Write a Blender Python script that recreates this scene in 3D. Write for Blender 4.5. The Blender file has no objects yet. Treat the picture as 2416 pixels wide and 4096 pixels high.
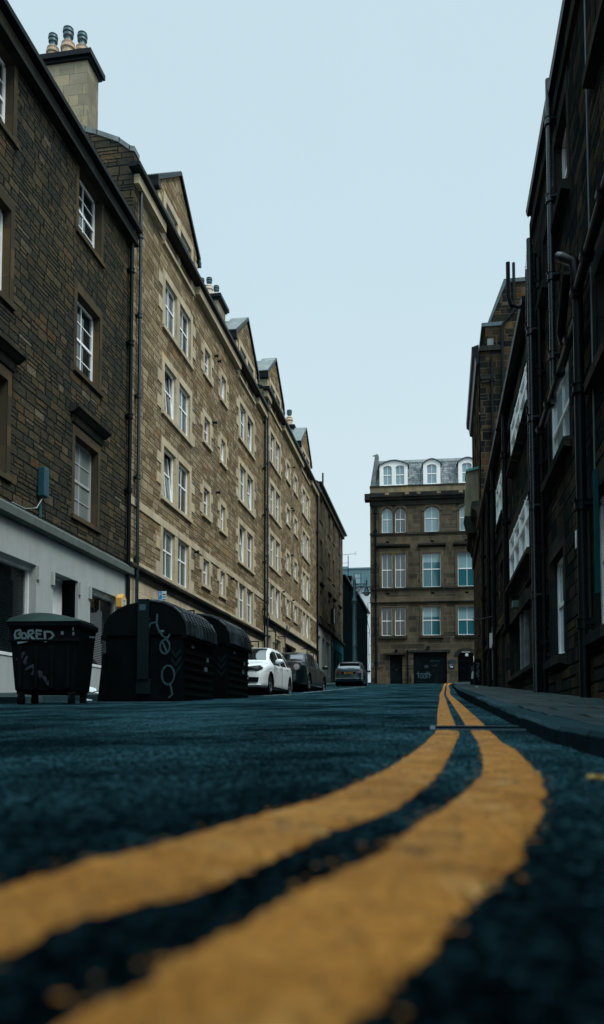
import bpy, bmesh, math, random
from mathutils import Vector, Matrix, noise as mnoise
R=math.radians
random.seed(7)
S=bpy.context.scene
COL=S.collection
# ---------------------------------------------------------------- camera
cd=bpy.data.cameras.new('camera'); cam=bpy.data.objects.new('camera',cd); COL.objects.link(cam)
cam.location=(0,0,0); cam.rotation_euler=(R(90+3.2),0,R(9.228))
cd.sensor_fit='VERTICAL'; cd.sensor_height=36; cd.sensor_width=36*604/1024; cd.lens=29.004
cd.shift_y=0.16418; cd.clip_start=.02; cd.clip_end=2000
cd.dof.use_dof=True; cd.dof.focus_distance=26; cd.dof.aperture_fstop=3.1
S.camera=cam
# ---------------------------------------------------------------- world, sun, exposure
SUN_EL,SUN_AZ=52.,122.   # azimuth measured clockwise from +Y (street direction)
w=bpy.data.worlds.new('World'); S.world=w; w.use_nodes=True
nt=w.node_tree; nt.nodes.clear()
out=nt.nodes.new('ShaderNodeOutputWorld'); bg=nt.nodes.new('ShaderNodeBackground')
sky=nt.nodes.new('ShaderNodeTexSky'); sky.sky_type='NISHITA'; sky.sun_disc=False
sky.sun_elevation=R(SUN_EL); sky.sun_rotation=R(SUN_AZ); sky.dust_density=4; sky.air_density=1.2
mix=nt.nodes.new('ShaderNodeMix'); mix.data_type='RGBA'; mix.inputs[0].default_value=.94
mix.inputs[7].default_value=(6.0,7.75,8.55,1)      # the even overcast layer
# added glow above the view: unseen sky brightened to light street and facades
tc=nt.nodes.new('ShaderNodeTexCoord'); sx=nt.nodes.new('ShaderNodeSeparateXYZ'); nt.links.new(tc.outputs['Generated'],sx.inputs[0])
zr=nt.nodes.new('ShaderNodeMapRange'); zr.interpolation_type='SMOOTHSTEP'; nt.links.new(sx.outputs[2],zr.inputs[0])
zr.inputs[1].default_value=.68; zr.inputs[2].default_value=.88; zr.inputs[3].default_value=1.; zr.inputs[4].default_value=3.8
hz=nt.nodes.new('ShaderNodeValToRGB'); hz.color_ramp.elements[0].position=.05; hz.color_ramp.elements[0].color=(.80,.935,.985,1); hz.color_ramp.elements[1].position=.5; hz.color_ramp.elements[1].color=(.645,.835,.925,1)
cn=nt.nodes.new('ShaderNodeTexNoise'); cn.inputs['Scale'].default_value=1.6; cn.inputs['Detail'].default_value=4; nt.links.new(tc.outputs['Generated'],cn.inputs['Vector'])
cm=nt.nodes.new('ShaderNodeMapRange'); nt.links.new(cn.outputs['Fac'],cm.inputs[0]); cm.inputs[1].default_value=.3; cm.inputs[2].default_value=.7; cm.inputs[3].default_value=9.05; cm.inputs[4].default_value=9.45
vh=nt.nodes.new('ShaderNodeVectorMath'); vh.operation='SCALE'; nt.links.new(sx.outputs[2],hz.inputs[0]); nt.links.new(hz.outputs[0],vh.inputs[0]); nt.links.new(cm.outputs[0],vh.inputs['Scale']); nt.links.new(vh.outputs[0],mix.inputs[7])
vm=nt.nodes.new('ShaderNodeVectorMath'); vm.operation='SCALE'
nt.links.new(sky.outputs[0],mix.inputs[6]); nt.links.new(mix.outputs[2],vm.inputs[0]); nt.links.new(zr.outputs[0],vm.inputs['Scale']); nt.links.new(vm.outputs[0],bg.inputs[0]); bg.inputs[1].default_value=.1
nt.links.new(bg.outputs[0],out.inputs[0])
sl=bpy.data.lights.new('sun','SUN'); sl.energy=2.2; sl.angle=R(25); sl.color=(1,.95,.86)
so=bpy.data.objects.new('sun',sl); COL.objects.link(so)
az=R(SUN_AZ); el=R(SUN_EL)
sd=Vector((math.sin(az)*math.cos(el),math.cos(az)*math.cos(el),math.sin(el)))
so.rotation_euler=sd.to_track_quat('Z','Y').to_euler(); so.location=(0,-10,40)
S.view_settings.view_transform='Standard'; S.view_settings.look='None'
S.view_settings.exposure=0; S.view_settings.gamma=1
try:
    S.cycles.max_bounces=6; S.cycles.diffuse_bounces=3
except Exception: pass
# ---------------------------------------------------------------- ground profile
PR=[(-60,-1.6),(-5,-.14),(0,-.112),(.64,-.095),(1.7,-.087),(3.1,-.062),(4.5,-.004),(8,.164),(12,.356),(20,.74),(25,1.0),(50,2.435),(64,3.28),(83,4.3),(140,7.),(420,8)]
def gz(t):
    for (a,b),(c,d) in zip(PR,PR[1:]):
        if t<=c: return b+(d-b)*(t-a)/(c-a)
    return PR[-1][1]
KX=[(-10,.42),(2,.42),(4.2,.43),(8.4,.46),(15,.53),(24,.62),(35,.74),(50,.95),(58,1.15),(61,1.5),(63,2.1),(64.2,3)]
def kx(t):
    if t<=KX[0][0]: return KX[0][1]
    for (a,b),(c,d) in zip(KX,KX[1:]):
        if t<=c: return b+(d-b)*(t-a)/(c-a)
    return KX[-1][1]
def px(x):      # left pavement height
    return 0
# ---------------------------------------------------------------- materials
MATS={}
def newmat(name):
    m=bpy.data.materials.new(name); m.use_nodes=True; n=m.node_tree; b=n.nodes['Principled BSDF']; MATS[name]=m
    return m,n,b
def L(n,a,b): n.links.new(a,b)
def math_(n,op,a,b=None,c=None):
    x=n.nodes.new('ShaderNodeMath'); x.operation=op
    for i,v in enumerate((a,b,c)):
        if v is None: continue
        if isinstance(v,(int,float)): x.inputs[i].default_value=v
        else: L(n,v,x.inputs[i])
    return x.outputs[0]
def noise(n,vec,scale,detail=4,rough=.6):
    x=n.nodes.new('ShaderNodeTexNoise'); x.inputs['Scale'].default_value=scale; x.inputs['Detail'].default_value=detail
    x.inputs['Roughness'].default_value=rough
    if vec is not None: L(n,vec,x.inputs['Vector'])
    return x.outputs['Fac']
def comb(n,x,y,z):
    c=n.nodes.new('ShaderNodeCombineXYZ')
    for i,v in enumerate((x,y,z)):
        if isinstance(v,(int,float)): c.inputs[i].default_value=v
        else: L(n,v,c.inputs[i])
    return c.outputs[0]
def ramp(n,fac,stops,interp='LINEAR'):
    r=n.nodes.new('ShaderNodeValToRGB'); r.color_ramp.interpolation=interp
    e=r.color_ramp.elements
    while len(e)<len(stops): e.new(.5)
    for i,(p,c) in enumerate(stops):
        e[i].position=p; e[i].color=(c[0],c[1],c[2],1) if not isinstance(c,(int,float)) else (c,c,c,1)
    L(n,fac,r.inputs[0]); return r.outputs[0]
def mixc(n,f,a,b,mode='MIX'):
    x=n.nodes.new('ShaderNodeMix'); x.data_type='RGBA'; x.blend_type=mode
    if isinstance(f,(int,float)): x.inputs[0].default_value=f
    else: L(n,f,x.inputs[0])
    for i,v in ((6,a),(7,b)):
        if isinstance(v,tuple): x.inputs[i].default_value=(*v[:3],1)
        else: L(n,v,x.inputs[i])
    return x.outputs[2]
def pos(n): return n.nodes.new('ShaderNodeNewGeometry')
def bump(n,h,strength,dist,b):
    x=n.nodes.new('ShaderNodeBump'); x.inputs['Strength'].default_value=strength; x.inputs['Distance'].default_value=dist
    L(n,h,x.inputs['Height']); L(n,x.outputs[0],b.inputs['Normal'])
def stone(name,stops,mortar,ch=.3,cw=.6,mw=.012,split=.6,bmp=.5,bd=.02,rough=.85,grain=.35,stain=None,wob=.03,mortar_mix=1.,spc=0.):
    m,n,b=newmat(name); g=pos(n); P=g.outputs['Position']
    sp=n.nodes.new('ShaderNodeSeparateXYZ'); L(n,P,sp.inputs[0]); sn=n.nodes.new('ShaderNodeSeparateXYZ'); L(n,g.outputs['True Normal'],sn.inputs[0])
    isx=math_(n,'GREATER_THAN',math_(n,'ABSOLUTE',sn.outputs[0]),.6); isz=math_(n,'GREATER_THAN',math_(n,'ABSOLUTE',sn.outputs[2]),.7)
    U=math_(n,'ADD',math_(n,'MULTIPLY',sp.outputs[1],isx),math_(n,'MULTIPLY',sp.outputs[0],math_(n,'SUBTRACT',1,isx)))
    V=math_(n,'ADD',math_(n,'MULTIPLY',sp.outputs[2],math_(n,'SUBTRACT',1,isz)),math_(n,'MULTIPLY',sp.outputs[1],isz))
    nz=noise(n,P,2.2,3); 
    U=math_(n,'ADD',U,math_(n,'MULTIPLY',math_(n,'SUBTRACT',nz,.5),wob*2)); 
    nz2=noise(n,P,3.1,3)
    V=math_(n,'ADD',V,math_(n,'MULTIPLY',math_(n,'SUBTRACT',nz2,.5),wob))
    n1=noise(n,comb(n,0,0,V),1.3/ch*.3,0)
    V2=math_(n,'DIVIDE',math_(n,'ADD',V,math_(n,'MULTIPLY',n1,ch*1.6)),ch)
    row=math_(n,'FLOOR',V2); rv=math_(n,'SUBTRACT',V2,row)
    wn=n.nodes.new('ShaderNodeTexWhiteNoise'); wn.noise_dimensions='1D'; L(n,row,wn.inputs['W'])
    wd=math_(n,'MULTIPLY',math_(n,'ADD',math_(n,'MULTIPLY',wn.outputs[0],.8),.6),cw)
    U2=math_(n,'ADD',math_(n,'DIVIDE',U,wd),math_(n,'MULTIPLY',wn.outputs[0],37.7))
    # uneven block lengths
    U2=math_(n,'ADD',U2,math_(n,'MULTIPLY',noise(n,comb(n,math_(n,'MULTIPLY',U2,.9),row,0),1,0),.9))
    col=math_(n,'FLOOR',U2); ru=math_(n,'SUBTRACT',U2,col)
    w2=n.nodes.new('ShaderNodeTexWhiteNoise'); w2.noise_dimensions='2D'; L(n,comb(n,col,row,0),w2.inputs['Vector'])
    s=math_(n,'GREATER_THAN',w2.outputs[0],split)
    rv2=math_(n,'MULTIPLY',rv,math_(n,'ADD',s,1)); sub=math_(n,'MULTIPLY',math_(n,'FLOOR',rv2),s); rvf=math_(n,'SUBTRACT',rv2,sub)
    chh=math_(n,'DIVIDE',ch,math_(n,'ADD',s,1))
    w3=n.nodes.new('ShaderNodeTexWhiteNoise'); w3.noise_dimensions='3D'; L(n,comb(n,col,row,math_(n,'ADD',sub,3)),w3.inputs['Vector'])
    du=math_(n,'MULTIPLY',math_(n,'MINIMUM',ru,math_(n,'SUBTRACT',1,ru)),wd)
    dv=math_(n,'MULTIPLY',math_(n,'MINIMUM',rvf,math_(n,'SUBTRACT',1,rvf)),chh)
    d=math_(n,'MINIMUM',du,dv)
    jag=math_(n,'MULTIPLY',math_(n,'SUBTRACT',noise(n,P,14,3),.5),mw*1.4)
    mr=n.nodes.new('ShaderNodeMapRange'); mr.interpolation_type='SMOOTHSTEP'; L(n,math_(n,'ADD',d,jag),mr.inputs[0])
    mr.inputs[1].default_value=mw*.35; mr.inputs[2].default_value=mw; body=mr.outputs[0]
    c=ramp(n,w3.outputs[0],stops)
    fine=noise(n,P,26,6,.75); big=noise(n,P,1.7,4)
    c=mixc(n,grain,c,ramp(n,fine,[(.3,.25),(.7,1.0)]),'MULTIPLY')
    c=mixc(n,.45,c,ramp(n,big,[(.3,.6),(.65,1.0)]),'MULTIPLY')
    if stain: 
        st=noise(n,comb(n,math_(n,'MULTIPLY',U,1.),math_(n,'MULTIPLY',V,.35),0),.9,5,.7)
        c=mixc(n,math_(n,'MULTIPLY',ramp(n,st,[(.45,0.),(.72,1.)]),stain[3]),c,stain[:3])
    c=mixc(n,math_(n,'MULTIPLY',math_(n,'SUBTRACT',1,body),mortar_mix),c,mortar)
    L(n,c,b.inputs['Base Color']); b.inputs['Roughness'].default_value=rough; b.inputs['Specular IOR Level'].default_value=spc
    h=math_(n,'ADD',math_(n,'MULTIPLY',math_(n,'ADD',body,math_(n,'MULTIPLY',w3.outputs[0],.5)),.6),math_(n,'MULTIPLY',noise(n,P,11,5,.7),.9))
    bump(n,h,bmp,bd,b); return m
def plain(name,col,rough=.6,metal=0.,spec=.5,var=.15,vs=6,bmp=0.,coat=0.,dirt=None,streak=False):
    m,n,b=newmat(name); g=pos(n); P=g.outputs['Position']
    f=noise(n,P,vs,5,.65)
    c=mixc(n,ramp(n,f,[(.3,0.),(.7,1.)]),tuple(x*(1-var) for x in col),tuple(min(1,x*(1+var)) for x in col))
    if dirt: 
        if streak:
            sp=n.nodes.new('ShaderNodeSeparateXYZ'); L(n,P,sp.inputs[0])
            vv=comb(n,math_(n,'MULTIPLY',sp.outputs[0],5),math_(n,'MULTIPLY',sp.outputs[1],5),math_(n,'MULTIPLY',sp.outputs[2],.5))
            f2=noise(n,vv,1.2,5,.7)
        else: f2=noise(n,P,vs*.35,6,.7)
        c=mixc(n,math_(n,'MULTIPLY',ramp(n,f2,[(.48,0.),(.75,1.)]),dirt[3]),c,dirt[:3])
    L(n,c,b.inputs['Base Color'])
    L(n,math_(n,'ADD',math_(n,'MULTIPLY',math_(n,'SUBTRACT',noise(n,P,vs*2.3,3),.5),.2),rough),b.inputs['Roughness'])
    b.inputs['Metallic'].default_value=metal; b.inputs['Specular IOR Level'].default_value=spec
    if coat: b.inputs['Coat Weight'].default_value=coat; b.inputs['Coat Roughness'].default_value=.04
    if bmp: bump(n,noise(n,P,vs*6,5,.7),bmp,.01,b)
    return m
M=MATS
stone('tan_rubble',[(0,(.21,.155,.09)),(.3,(.32,.24,.14)),(.6,(.41,.315,.19)),(.88,(.50,.405,.26)),(1,(.37,.22,.10))],(.11,.09,.06),ch=.22,cw=.56,bmp=1.,bd=.06,split=.8,mw=.02,grain=.6,stain=(.12,.115,.095,.6))
stone('tan_ashlar',[(0,(.50,.425,.295)),(.5,(.58,.50,.36)),(1,(.52,.42,.27))],(.24,.20,.14),ch=.42,cw=.75,bmp=.15,bd=.01,split=1.1,mw=.008,grain=.12,stain=(.16,.15,.12,.55),wob=.004)
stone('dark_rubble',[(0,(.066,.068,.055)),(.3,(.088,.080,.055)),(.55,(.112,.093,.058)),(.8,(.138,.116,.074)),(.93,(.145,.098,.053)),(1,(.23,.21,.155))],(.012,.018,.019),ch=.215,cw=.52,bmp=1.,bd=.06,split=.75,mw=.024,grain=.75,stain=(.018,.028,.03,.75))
stone('brown_dressed',[(0,(.06,.055,.042)),(.5,(.092,.076,.05)),(1,(.125,.092,.053))],(.06,.05,.035),ch=.55,cw=.9,bmp=.25,bd=.012,split=1.1,mw=.008,grain=.2,stain=(.04,.04,.035,.6),wob=.004)
stone('office_stone',[(0,(.06,.058,.047)),(.35,(.105,.094,.069)),(.7,(.14,.12,.083)),(1,(.175,.142,.092))],(.24,.23,.19),ch=.42,cw=.95,bmp=.5,bd=.02,split=.85,mw=.01,stain=(.02,.02,.018,.75),mortar_mix=.6,wob=.01,grain=.6)
stone('office_dressed',[(0,(.10,.088,.065)),(.5,(.13,.112,.08)),(1,(.15,.125,.085))],(.08,.065,.05),ch=.6,cw=1.2,bmp=.2,bd=.01,split=1.1,mw=.008,grain=.2,stain=(.03,.028,.025,.6),wob=.004)
stone('parapet_stone',[(0,(.20,.17,.115)),(.5,(.29,.245,.16)),(1,(.33,.26,.15))],(.12,.10,.08),ch=.55,cw=.9,bmp=.2,bd=.01,split=1.1,mw=.01,grain=.2,stain=(.03,.03,.028,.8),wob=.004)
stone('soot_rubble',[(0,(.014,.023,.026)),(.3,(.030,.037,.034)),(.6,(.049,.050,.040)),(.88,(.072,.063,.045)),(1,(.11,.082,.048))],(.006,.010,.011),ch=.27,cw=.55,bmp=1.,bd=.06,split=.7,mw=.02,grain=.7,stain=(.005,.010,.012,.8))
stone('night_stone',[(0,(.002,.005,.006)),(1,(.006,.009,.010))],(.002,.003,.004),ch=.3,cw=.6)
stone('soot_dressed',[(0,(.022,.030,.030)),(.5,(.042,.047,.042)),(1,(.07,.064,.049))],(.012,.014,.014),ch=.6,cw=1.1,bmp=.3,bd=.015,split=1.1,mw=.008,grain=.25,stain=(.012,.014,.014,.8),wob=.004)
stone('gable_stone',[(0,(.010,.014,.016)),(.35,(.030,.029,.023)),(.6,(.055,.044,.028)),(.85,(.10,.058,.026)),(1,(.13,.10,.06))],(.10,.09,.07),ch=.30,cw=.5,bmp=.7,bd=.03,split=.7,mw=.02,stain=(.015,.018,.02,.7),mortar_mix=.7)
stone('chimney_stone',[(0,(.22,.20,.15)),(.5,(.33,.30,.22)),(1,(.40,.34,.22))],(.16,.14,.11),ch=.36,cw=.6,bmp=.4,bd=.015,split=.8,mw=.012,grain=.25,stain=(.10,.10,.085,.6),wob=.01)
stone('slate',[(0,(.11,.14,.155)),(.5,(.20,.235,.25)),(1,(.32,.37,.39))],(.03,.034,.036),ch=.17,cw=.26,bmp=.8,bd=.02,split=1.1,mw=.012,grain=.3,stain=(.42,.48,.50,.75),rough=.5)
plain('render_white',(.34,.385,.385),.8,spec=0.,var=.05,vs=2,bmp=.15,dirt=(.23,.24,.22,.45),streak=True)
plain('shop_cream',(.42,.44,.41),.7,spec=0.,var=.06,vs=3,dirt=(.16,.18,.17,.5),streak=True)
plain('shop_teal',(.012,.06,.072),.6,spec=0.,var=.15,dirt=(.01,.03,.035,.4),streak=True)
plain('fascia_grey',(.10,.125,.12),.8,spec=0.,var=.12,vs=2,dirt=(.04,.05,.05,.5),streak=True)
plain('black_iron',(.001,.005,.007),.4,spec=.14,var=.3,bmp=.1)
plain('black_gloss',(.004,.016,.022),.28,spec=.6,var=.2)
plain('lead',(.045,.085,.10),.5,var=.25,vs=4)
plain('lead_pale',(.33,.38,.39),.5,var=.25,vs=3,dirt=(.10,.12,.13,.5))
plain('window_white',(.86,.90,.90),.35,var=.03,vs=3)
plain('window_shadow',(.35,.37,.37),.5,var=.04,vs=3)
plain('soot_white',(.66,.72,.74),.4,var=.08,vs=8,dirt=(.2,.2,.2,.3))
plain('terracotta',(.50,.37,.26),.75,var=.15,dirt=(.2,.16,.12,.5))
plain('pale_pot',(.62,.52,.44),.7,var=.1,dirt=(.3,.22,.16,.4))
plain('metal_cowl',(.05,.10,.12),.45,metal=.3,var=.1)
plain('door_dark',(.002,.006,.009),.55,spec=.05,var=.3,dirt=(.02,.025,.028,.4))
plain('shutter_dark',(.018,.026,.027),.7,spec=0.,var=.2)
plain('void_dark',(.001,.003,.004),.9,spec=0.)
plain('green_copper',(.07,.30,.25),.7,var=.2)
plain('oriel_board',(.17,.165,.105),.75,var=.2,vs=2,dirt=(.05,.055,.04,.6),streak=True)
plain('bin_black',(.0012,.0035,.0048),.55,spec=.06,var=.5,vs=5,dirt=(.003,.009,.011,.35))
plain('bin_green',(.001,.024,.019),.42,spec=.45,var=.35,vs=4,dirt=(.005,.01,.012,.6))
plain('bin_dome',(.006,.014,.018),.38,spec=.45,var=.4,vs=4,dirt=(.12,.20,.23,.55))
plain('bin_strap',(.003,.012,.015),.5,spec=.15,var=.4,vs=5)
plain('paint_silver_spray',(.085,.15,.175),.5,var=.25,vs=30)
plain('paint_faint',(.008,.018,.035),.6,var=.3)
plain('paint_blue_spray',(.022,.075,.10),.6,var=.35,vs=20)
plain('sticker_pale',(.06,.11,.125),.6,var=.2,vs=20)
plain('rubber',(.0015,.003,.004),.75,spec=.08)
plain('alloy',(.22,.25,.27),.3,metal=.8)
plain('car_trim',(.001,.003,.004),.45,spec=.15)
plain('lamp_red',(.10,.01,.012),.15,coat=1.)
plain('lamp_clear',(.16,.18,.19),.06,spec=.9,coat=1.,var=.5,vs=14)
plain('plate_yellow',(.42,.20,.03),.4)
plain('plate_ink',(.02,.015,.01),.6)
plain('lamp_post_paint',(.07,.19,.225),.32,spec=.6,var=.12)
plain('lamp_glass',(.45,.55,.58),.08,spec=.8)
plain('alarm_yellow',(.62,.36,.09),.4,var=.05)
plain('sign_blue',(.01,.16,.42),.4)
plain('sign_white',(.42,.55,.58),.4)
plain('clad_teal',(.10,.20,.235),.45,var=.08,vs=.3)
plain('clad_white',(.60,.68,.71),.6,var=.03,vs=.2)
plain('litter_white',(.55,.65,.68),.5,var=.1)
plain('bird_black',(.004,.006,.008),.6)
plain('notice_board',(.01,.03,.05),.4)
plain('ridge_metal',(.16,.22,.25),.45,var=.2)
plain('coping',(.12,.15,.15),.8,var=.25,dirt=(.34,.38,.38,.5))
plain('boxy_blue',(.012,.06,.085),.4)
plain('dry_leaf',(.35,.24,.05),.6)
plain('green_leaf',(.05,.12,.04),.6)
def carpaint(name,col,metal=0.,coat=1.,rough=.35):
    m,n,b=newmat(name); b.inputs['Base Color'].default_value=(*col,1); b.inputs['Metallic'].default_value=metal; b.inputs['Roughness'].default_value=rough
    b.inputs['Coat Weight'].default_value=coat; b.inputs['Coat Roughness'].default_value=.05; b.inputs['Specular IOR Level'].default_value=.3
carpaint('car_white',(.76,.82,.84),coat=.6); carpaint('car_green',(.0006,.006,.009),coat=.55,rough=.3); carpaint('car_silver',(.010,.045,.06),metal=.2,coat=.55)
# glass
def glass(name,base,rough=.04,spec=.9,var=.0):
    m,n,b=newmat(name); g=pos(n)
    if var:
        c=mixc(n,noise(n,g.outputs['Position'],1.1,4),tuple(x*(1-var) for x in base),tuple(x*(1+var) for x in base)); L(n,c,b.inputs['Base Color'])
    else: b.inputs['Base Color'].default_value=(*base,1)
    b.inputs['Roughness'].default_value=rough; b.inputs['Specular IOR Level'].default_value=spec
    bump(n,noise(n,g.outputs['Position'],1.6,2),.03,.02,b); return m
glass('glass_dark',(.006,.013,.017),var=.4); glass('glass_net',(.06,.085,.085),var=.3); glass('glass_blind',(.21,.36,.40),var=.1)
glass('glass_teal',(.02,.115,.145),var=.25); glass('glass_grey',(.075,.105,.11),var=.3); glass('glass_pale',(.20,.32,.37),var=.2); glass('glass_car',(.004,.008,.01))
glass('glass_sky',(.42,.56,.61),var=.25); glass('glass_brown',(.032,.036,.032),var=.3); glass('glass_curtain',(.16,.19,.19),var=.2,rough=.1)  # glass_sky: reflected sky is painted into its pale base colour
# asphalt
def asphalt():
    m,n,b=newmat('asphalt'); g=pos(n); P=g.outputs['Position']
    v=n.nodes.new('ShaderNodeTexVoronoi'); v.inputs['Scale'].default_value=150; L(n,P,v.inputs['Vector'])
    v2=n.nodes.new('ShaderNodeTexVoronoi'); v2.inputs['Scale'].default_value=210; L(n,P,v2.inputs['Vector'])
    c=ramp(n,v.outputs['Color'],[(.2,(.001,.004,.006)),(.65,(.004,.013,.017)),(.9,(.018,.044,.053)),(1.,(.04,.07,.075))])
    big=noise(n,P,.55,5,.6); c=mixc(n,.9,c,ramp(n,big,[(.36,(.35,.38,.4)),(.62,(1.,1.,1.))]),'MULTIPLY')
    mid=noise(n,P,5,4); c=mixc(n,.5,c,ramp(n,mid,[(.3,.55),(.7,1.)]),'MULTIPLY')
    # long cracks / seams
    ng=noise(n,P,1.3,4); cr=n.nodes.new('ShaderNodeTexVoronoi'); cr.feature='DISTANCE_TO_EDGE'; cr.inputs['Scale'].default_value=.33
    mp=n.nodes.new('ShaderNodeVectorMath'); mp.operation='ADD'; L(n,P,mp.inputs[0]); L(n,comb(n,math_(n,'MULTIPLY',ng,1.3),math_(n,'MULTIPLY',ng,1.),0),mp.inputs[1]); L(n,mp.outputs[0],cr.inputs['Vector'])
    crk=ramp(n,cr.outputs['Distance'],[(0.,1.),(.016,0.)])
    sp=n.nodes.new('ShaderNodeSeparateXYZ'); L(n,P,sp.inputs[0])
    crk=math_(n,'MULTIPLY',crk,math_(n,'GREATER_THAN',sp.outputs[1],16.))
    c=mixc(n,math_(n,'MULTIPLY',crk,.85),c,(.002,.004,.006))
    L(n,c,b.inputs['Base Color']); b.inputs['Specular IOR Level'].default_value=0.; b.inputs['Roughness'].default_value=.8
    gl=n.nodes.new('ShaderNodeBsdfGlossy'); gl.inputs['Color'].default_value=(.22,.60,.72,1); gl.inputs['Roughness'].default_value=.42
    mxs=n.nodes.new('ShaderNodeMixShader'); wet=ramp(n,noise(n,comb(n,math_(n,'MULTIPLY',sp.outputs[0],.5),math_(n,'MULTIPLY',sp.outputs[1],.33),0),1.5,5,.7),[(.42,.02),(.66,.20)])
    wet=math_(n,'MULTIPLY',wet,ramp(n,v.outputs['Color'],[(.5,.12),(.8,1.5)]))
    lw=n.nodes.new('ShaderNodeLayerWeight'); lw.inputs[0].default_value=.5
    fr_=n.nodes.new('ShaderNodeMapRange'); L(n,lw.outputs['Facing'],fr_.inputs[0]); fr_.inputs[1].default_value=.6; fr_.inputs[2].default_value=.97; fr_.inputs[3].default_value=.1; fr_.inputs[4].default_value=2.1
    wet=math_(n,'MULTIPLY',wet,fr_.outputs[0])
    L(n,wet,mxs.inputs[0]); L(n,b.outputs[0],mxs.inputs[1]); L(n,gl.outputs[0],mxs.inputs[2])
    om=[x for x in n.nodes if x.type=='OUTPUT_MATERIAL'][0]; L(n,mxs.outputs[0],om.inputs['Surface'])
    h=math_(n,'ADD',math_(n,'MULTIPLY',v.outputs['Distance'],-1.),math_(n,'MULTIPLY',v2.outputs['Distance'],-.4)); h=math_(n,'ADD',h,math_(n,'MULTIPLY',noise(n,P,18,4),1.2))
    h=math_(n,'SUBTRACT',h,math_(n,'MULTIPLY',crk,2.))
    bump(n,h,1.,.012,b)
    L(n,[x for x in n.nodes if x.type=='BUMP'][0].outputs[0],gl.inputs['Normal'])
asphalt()
def yellow():
    m,n,b=newmat('yellow_paint'); g=pos(n); P=g.outputs['Position']
    v=n.nodes.new('ShaderNodeTexVoronoi'); v.inputs['Scale'].default_value=95; L(n,P,v.inputs['Vector'])
    c=ramp(n,noise(n,P,14,5,.7),[(.25,(.50,.19,.028)),(.5,(.73,.30,.052)),(.75,(.88,.47,.13))])
    c=mixc(n,.5,c,ramp(n,v.outputs['Distance'],[(.1,1.),(.6,.35)]),'MULTIPLY'); c=mixc(n,.7,c,ramp(n,noise(n,P,4.5,5,.7),[(.34,(.50,.46,.42)),(.6,(1.,1.,1.))]),'MULTIPLY')
    c=mixc(n,math_(n,'MULTIPLY',ramp(n,noise(n,P,7,6,.75),[(.58,0.),(.70,1.)]),.55),c,(.90,.66,.33)); c=mixc(n,math_(n,'MULTIPLY',ramp(n,noise(n,P,11,5,.8),[(.30,1.),(.42,0.)]),.6),c,(.30,.115,.02))
    w1=noise(n,P,30,6,.8); w2=noise(n,P,2.5,3)
    ww=math_(n,'ADD',w1,math_(n,'MULTIPLY',w2,.35)); c=mixc(n,ramp(n,ww,[(.745,0.),(.82,1.)]),c,(.03,.035,.032))
    L(n,c,b.inputs['Base Color']); b.inputs['Roughness'].default_value=.6; b.inputs['Specular IOR Level'].default_value=.08
    h=math_(n,'ADD',math_(n,'MULTIPLY',v.outputs['Distance'],-1.2),math_(n,'MULTIPLY',noise(n,P,60,4,.7),.7)); bump(n,h,1.,.007,b)
yellow()
def paving():
    m,n,b=newmat('paving'); g=pos(n); P=g.outputs['Position']
    br=n.nodes.new('ShaderNodeTexBrick'); mp=n.nodes.new('ShaderNodeMapping'); mp.inputs['Rotation'].default_value=(0,0,0)
    sp=n.nodes.new('ShaderNodeSeparateXYZ'); L(n,P,sp.inputs[0])
    L(n,comb(n,sp.outputs[0],sp.outputs[1],0),br.inputs['Vector'])
    br.inputs['Scale'].default_value=1; br.inputs['Brick Width'].default_value=.8; br.inputs['Row Height'].default_value=.62; br.inputs['Mortar Size'].default_value=.022
    br.inputs['Color1'].default_value=(.016,.034,.039,1); br.inputs['Color2'].default_value=(.048,.072,.072,1); br.inputs['Mortar'].default_value=(.003,.007,.009,1)
    c=mixc(n,.5,br.outputs['Color'],ramp(n,noise(n,P,7,6,.7),[(.3,.4),(.7,1.)]),'MULTIPLY')
    L(n,c,b.inputs['Base Color']); b.inputs['Specular IOR Level'].default_value=.05; L(n,ramp(n,noise(n,P,1.3,4),[(.3,.45),(.7,.75)]),b.inputs['Roughness'])
    h=math_(n,'ADD',math_(n,'MULTIPLY',br.outputs['Fac'],-1.),math_(n,'MULTIPLY',noise(n,P,13,5,.7),.7)); bump(n,h,.6,.012,b)
paving()
stone('kerb_stone',[(0,(.014,.034,.041)),(.5,(.026,.058,.068)),(1,(.045,.088,.10))],(.004,.008,.01),ch=5.,cw=.85,bmp=.8,bd=.02,split=1.1,mw=.012,grain=.4,rough=.55,wob=.01)
plain('kerb_face',(.006,.013,.016),.8,spec=0.,var=.4,vs=7,bmp=.6)  # near-black: shade on the kerb's road side is put into this colour
plain('white_marking',(.34,.40,.42),.6,var=.3,vs=9,dirt=(.03,.045,.05,.9))
plain('earth_grey',(.01,.02,.022),.9,spec=0.)
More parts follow.
